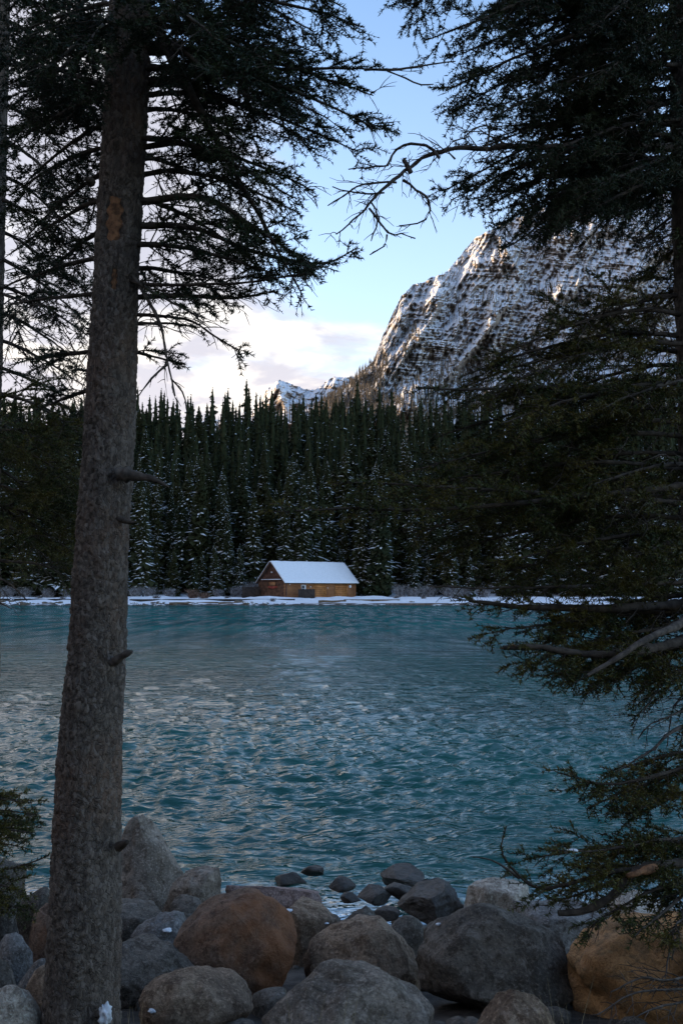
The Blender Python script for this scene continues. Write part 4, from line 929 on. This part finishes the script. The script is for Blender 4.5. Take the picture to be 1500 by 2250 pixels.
# --- big spruce on the right, trunk at the frame edge
RT = [(1640, 2300, 150), (1600, 1800, 138), (1575, 1400, 128), (1552, 1000, 122), (1540, 700, 116), (1530, 400, 114), (1522, 0, 108), (1518, -200, 102)]; DR = 4.5
path, rad = trunk_px(RT, DR, .55, 4.6); rt = empty('spruce_tree', tuple(path[0])); tag(rt, 'spreading spruce with layered dark boughs hanging over the water and orange boulder', 'tree')
trunk_mesh(rt, path, rad, 17, .03, 60, 300)
for a in [(-260, 900, -60, 4.6, 30), (-200, 880, 20, 4.3, 30), (-120, 860, 0, 4.5, 30), (-100, 1020, 60, 4.0, 30), (-60, 930, 90, 4.4, 30), (-40, 1150, 100, 5.1, 20), (0, 1010, 120, 4.7, 30), (40, 980, 200, 4.2, 40), (60, 1180, 170, 5.2, 20),
          (90, 1000, 240, 4.6, 50), (120, 1240, 230, 5.0, 20), (150, 1080, 260, 4.0, 40), (-80, 1300, 60, 3.9, 10), (30, 1330, 160, 3.8, 10), (-180, 1200, -20, 5.0, 10), (10, 1380, 60, 5.2, 0), (110, 1420, 260, 5.2, 0), (-140, 1100, 0, 4.2, 20), (-30, 1250, 120, 4.4, 20), (50, 1120, 200, 4.9, 20), (90, 1320, 230, 4.3, 10), (-200, 1350, -20, 4.3, 0), (140, 1180, 290, 4.4, 20), (-60, 1060, 30, 5.0, 20)]:
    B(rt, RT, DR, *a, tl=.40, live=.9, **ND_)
for a in [(190, 1100, 300, 4.9, 20), (220, 1040, 330, 4.6, 30), (260, 1180, 350, 4.0, 20), (280, 970, 420, 4.5, 60), (300, 990, 440, 4.3, 50), (320, 1060, 460, 4.7, 40), (340, 1080, 500, 4.2, 30), (350, 1120, 540, 4.5, 40), (370, 1200, 520, 4.9, 20), (380, 1230, 500, 4.0, 20),
          (330, 1300, 420, 3.9, 10), (400, 1340, 480, 5.1, 10), (300, 1140, 420, 5.1, 20), (240, 1300, 330, 5.2, 10), (400, 1180, 480, 4.3, 30), (210, 1250, 320, 4.4, 10), (290, 1220, 420, 4.9, 10), (350, 1060, 440, 4.9, 30), (370, 1290, 470, 4.4, 10), (430, 1420, 520, 4.8, 0)]:
    B(rt, RT, DR, *a, tl=.38, live=.88, **ND_)
for a in [(480, 1380, 560, 4.4, 0), (500, 1400, 620, 4.7, 0)]: B(rt, RT, DR, *a, tl=.22, live=.6, r0=.007)
# the bare limb reaching out over the sky
F(rt, [(1530, 330, 4.5), (1300, 325, 4.4), (1070, 340, 4.3), (965, 346, 4.25), (915, 372, 4.25), (850, 412, 4.2), (800, 462, 4.2), (738, 515, 4.2)], r0=.023, tl=.42, dead=True, s0=.45, spacing=.020, wig=.03)
for p_, r_ in (([(965, 346), (935, 322), (862, 327), (842, 364), (765, 372)], .007), ([(880, 392), (940, 440), (932, 480), (876, 496)], .006), ([(808, 455), (850, 512), (880, 514), (912, 524)], .006), ([(852, 513), (838, 540), (812, 560)], .004),
               ([(870, 400), (800, 408), (752, 432), (720, 452)], .005), ([(1070, 340), (1074, 300), (1068, 280), (1040, 290), (1020, 300)], .005), ([(900, 380), (885, 350), (893, 347)], .012), ([(1000, 345), (985, 320), (1030, 300)], .004),
               ([(840, 420), (770, 425), (730, 410)], .004), ([(815, 448), (830, 480), (815, 530)], .004)):
    F(rt, [(x, y, 4.22) for x, y in p_], r0=r_, tl=.16, dead=True, s0=.05, spacing=.025, wig=.04)
# middle layers
for a in [(600, 1420, 690, 4.7, 10), (650, 1250, 725, 4.5, 20), (700, 1120, 770, 4.3, 40), (740, 1010, 830, 4.4, 40), (760, 1080, 860, 4.1, 40), (780, 970, 870, 4.6, 50), (800, 1180, 880, 5.0, 20),
          (850, 1100, 930, 3.9, 30), (880, 960, 960, 4.6, 40), (900, 1200, 960, 4.9, 20), (830, 1320, 900, 3.9, 10), (760, 1400, 860, 5.1, 0), (870, 1050, 880, 4.4, 20)]:
    B(rt, RT, DR, *a, tl=.36, live=.72)
F(rt, [(1545, 840, 4.5), (1250, 850, 4.3), (1050, 858, 4.2), (912, 851, 4.2)], r0=.014, tl=.22, live=.5, s0=.1, r1=.004)
for a in [(930, 1020, 1010, 4.3, 30), (960, 880, 1040, 4.2, 30), (1000, 960, 1080, 4.5, 30), (1020, 1240, 1090, 4.0, 20), (1040, 840, 1090, 4.1, 40), (1060, 1080, 1130, 4.4, 30), (1100, 900, 1170, 4.3, 30), 
          (1140, 960, 1220, 4.4, 30), (1170, 1100, 1240, 4.0, 20), (1200, 1040, 1270, 4.5, 20), (1230, 1250, 1280, 4.8, 10), (1150, 1380, 1230, 3.9, 0), (1240, 1330, 1300, 4.1, 0), (1080, 1400, 1150, 5.0, 0)]:
    B(rt, RT, DR, *a, tl=.38, live=.85)
F(rt, [(1560, 1060, 4.5), (1250, 1090, 4.1), (950, 1120, 3.9), (760, 1118, 3.8), (612, 1124, 3.75)], r0=.018, tl=.26, live=1.0, s0=.25, droop=.08, spacing=.03, inner=.1)
F(rt, [(1560, 1110, 4.5), (1200, 1085, 4.1), (900, 1060, 3.9), (735, 1062, 3.85)], r0=.014, tl=.24, live=1.0, s0=.3, droop=.08, spacing=.03, inner=.1)
F(rt, [(1560, 1280, 4.5), (1300, 1285, 4.3), (1080, 1290, 4.2), (940, 1288, 4.2)], r0=.011, tl=.24, dead=True, s0=.3)
F(rt, [(1570, 1320, 4.5), (1380, 1338, 4.3), (1150, 1335, 4.2), (1030, 1320, 4.15)], r0=.028, tl=.34, live=.8, s0=.25, r1=.006)
F(rt, [(1575, 1385, 4.5), (1420, 1425, 4.1), (1260, 1432, 4.0), (1185, 1420, 3.95), (1105, 1423, 3.95)], r0=.030, tl=.30, live=.9, s0=.35, r1=.010)
stub(rt, [(1130, 1421, 3.95), (1112, 1423, 3.95), (1097, 1426, 3.95)], .011, .001, 'wood_scar')
o = F(rt, [(1580, 1300, 4.4), (1500, 1365, 4.0), (1410, 1410, 3.8), (1290, 1484, 3.7)], r0=.030, tl=.05, dead=True, s0=.3, spacing=.2, r1=.006)
for a in [(1340, 1080, 1390, 4.1, 10), (1380, 1160, 1460, 4.0, 20), (1400, 1260, 1500, 3.9, 20), (1420, 1210, 1490, 4.2, 20), (1440, 1390, 1530, 4.1, 10), (1360, 1300, 1420, 4.4, 10), (1400, 1340, 1500, 4.6, 10), (1300, 1200, 1360, 4.5, 10), (1330, 1380, 1370, 4.7, 0)]:
    B(rt, RT, DR, *a, tl=.34, live=.92)
for p_, r_ in (([(1590, 1480, 4.5), (1480, 1480, 4.3), (1440, 1520, 4.2), (1412, 1565, 4.2)], .008), ([(1590, 1500, 4.5), (1500, 1560, 4.2), (1430, 1590, 4.1), (1400, 1625, 4.1)], .006),
               ([(1600, 1580, 4.5), (1490, 1600, 4.2), (1430, 1645, 4.1), (1358, 1692, 4.05)], .013), ([(1590, 1520, 4.5), (1490, 1540, 4.3), (1470, 1600, 4.3), (1465, 1640, 4.3)], .007)):
    F(rt, p_, r0=r_, tl=.20, dead=True, s0=.25)
# low boughs over the boulders
F(rt, [(1600, 1660, 4.5), (1450, 1700, 4.2), (1330, 1720, 4.1), (1225, 1698, 4.05)], r0=.013, tl=.26, live=1, s0=.3, spacing=.03, inner=.1)
for a in [(1680, 1290, 1775, 4.1, 10), (1720, 1380, 1790, 4.2, 10), (1650, 1360, 1690, 4.4, 10)]: B(rt, RT, DR, *a, tl=.28, live=1, spacing=.032, s0=.3)
F(rt, [(1620, 1890, 4.4), (1480, 1900, 4.1), (1400, 1915, 4.0), (1350, 1965, 3.95), (1290, 2000, 3.95), (1225, 2006, 3.95)], r0=.030, tl=.20, live=.6, s0=.55, r1=.012, spacing=.06)
F(rt, [(1620, 1870, 4.4), (1430, 1905, 4.1), (1300, 1930, 4.0), (1180, 1955, 4.0), (1105, 1880, 3.95), (1112, 1815, 3.95)], r0=.016, tl=.26, live=1, s0=.3, spacing=.03, inner=.1)
for a in [(1850, 1150, 1890, 4.2, 15), (1870, 1250, 1870, 3.9, 15), (1880, 1330, 1880, 4.3, 15), (1900, 1200, 1990, 4.0, 20), (1910, 1300, 2030, 3.9, 20), (1920, 1390, 2060, 3.8, 20), (1840, 1380, 1860, 4.0, 10), (1930, 1420, 1990, 4.1, 10)]:
    B(rt, RT, DR, *a, tl=.26, live=.95, spacing=.035, s0=.3)
F(rt, [(1140, 1930, 4.0), (1100, 1900, 4.0), (1060, 1885, 4.0), (1030, 1882, 4.0)], r0=.006, tl=.06, dead=True, r1=.001)
stub(rt, [(1440, 1905, 4.0), (1400, 1918, 3.95), (1376, 1926, 3.95)], .018, .010, 'wood_scar')
for p_ in ([(1620, 2060, 4.3), (1500, 2020, 4.0), (1470, 2090, 3.95), (1460, 2150, 3.9)], [(1620, 2160, 4.2), (1500, 2170, 3.9), (1400, 2180, 3.8), (1310, 2230, 3.75)], [(1620, 2180, 4.2), (1500, 2200, 3.9), (1420, 2220, 3.8), (1350, 2260, 3.75)],
           [(1620, 2120, 4.2), (1480, 2150, 3.9), (1410, 2150, 3.85), (1340, 2180, 3.8)], [(1630, 2000, 4.3), (1520, 1980, 4.1), (1490, 2050, 4.0), (1475, 2110, 4.0)]):
    F(rt, p_, r0=.008, tl=.26, dead=True, s0=.25, spacing=.025)
# lumps of old snow on the boughs, a scrap at the trunk foot
for x, y, d, s, lab in ((1100, 1101, 4.0, .018, 'small lump of snow on the long bough over the water'), (1360, 1091, 4.28, .026, 'larger lump of snow high on the layered right boughs'),
                        (1258, 1868, 3.9, .016, 'crust of snow on the low bough over the boulders')):
    Vs, Fs = ICO[3]; q = Vs*np.array([1.2, .9, .30])*s*(1+.35*fbm(Vs*1.6+x, 2))[:, None]; a = mk('snow_patch', q, None, Fs, M['snow']); a.location = tuple(P(x, y, d)); tag(a, lab, 'snow')
Vs, Fs = ICO[3]; q = Vs*np.array([.022, .016, .04])*(1+.8*fbm(Vs*2.2+3, 3))[:, None]; a = mk('snow_patch', q, None, Fs, M['snow']); a.location = tuple(P(232, 2228, 3.855)); tag(a, 'scrap of snow stuck to the foot of the large trunk', 'snow')
# re-root the parts on their trees
bpy.context.view_layer.update()
for tree in (big, thin_, yg, rt):
    off = Vector(tree.location)
    for ch in tree.children: ch.location = -off
# dry grass stems at the bottom edge
gr = MB(); g_ = np.random.default_rng(15)
for x in list(g_.uniform(560, 820, 16))+list(g_.uniform(1200, 1260, 8))+[268, 275, 290, 300, 310]:
    p = P(x, 2262, 3.75); p[2] = float(gz(p[0], p[1]))-.02; h = g_.uniform(.14, .32); tp = p+np.array([g_.normal()*.06, g_.normal()*.05, h])
    C = np.stack([p, p*.5+tp*.5+np.array([0, 0, .02]), tp]); gr.add(*tubes(C[None], np.array([[.0016, .0012, .0005]]), 3))
tag(gr.build('dry_grass', plain('dry_grass', (.30, .23, .13), .8, .3, 20)), 'thin dry grass stems between the front boulders', 'grass', kind='stuff')
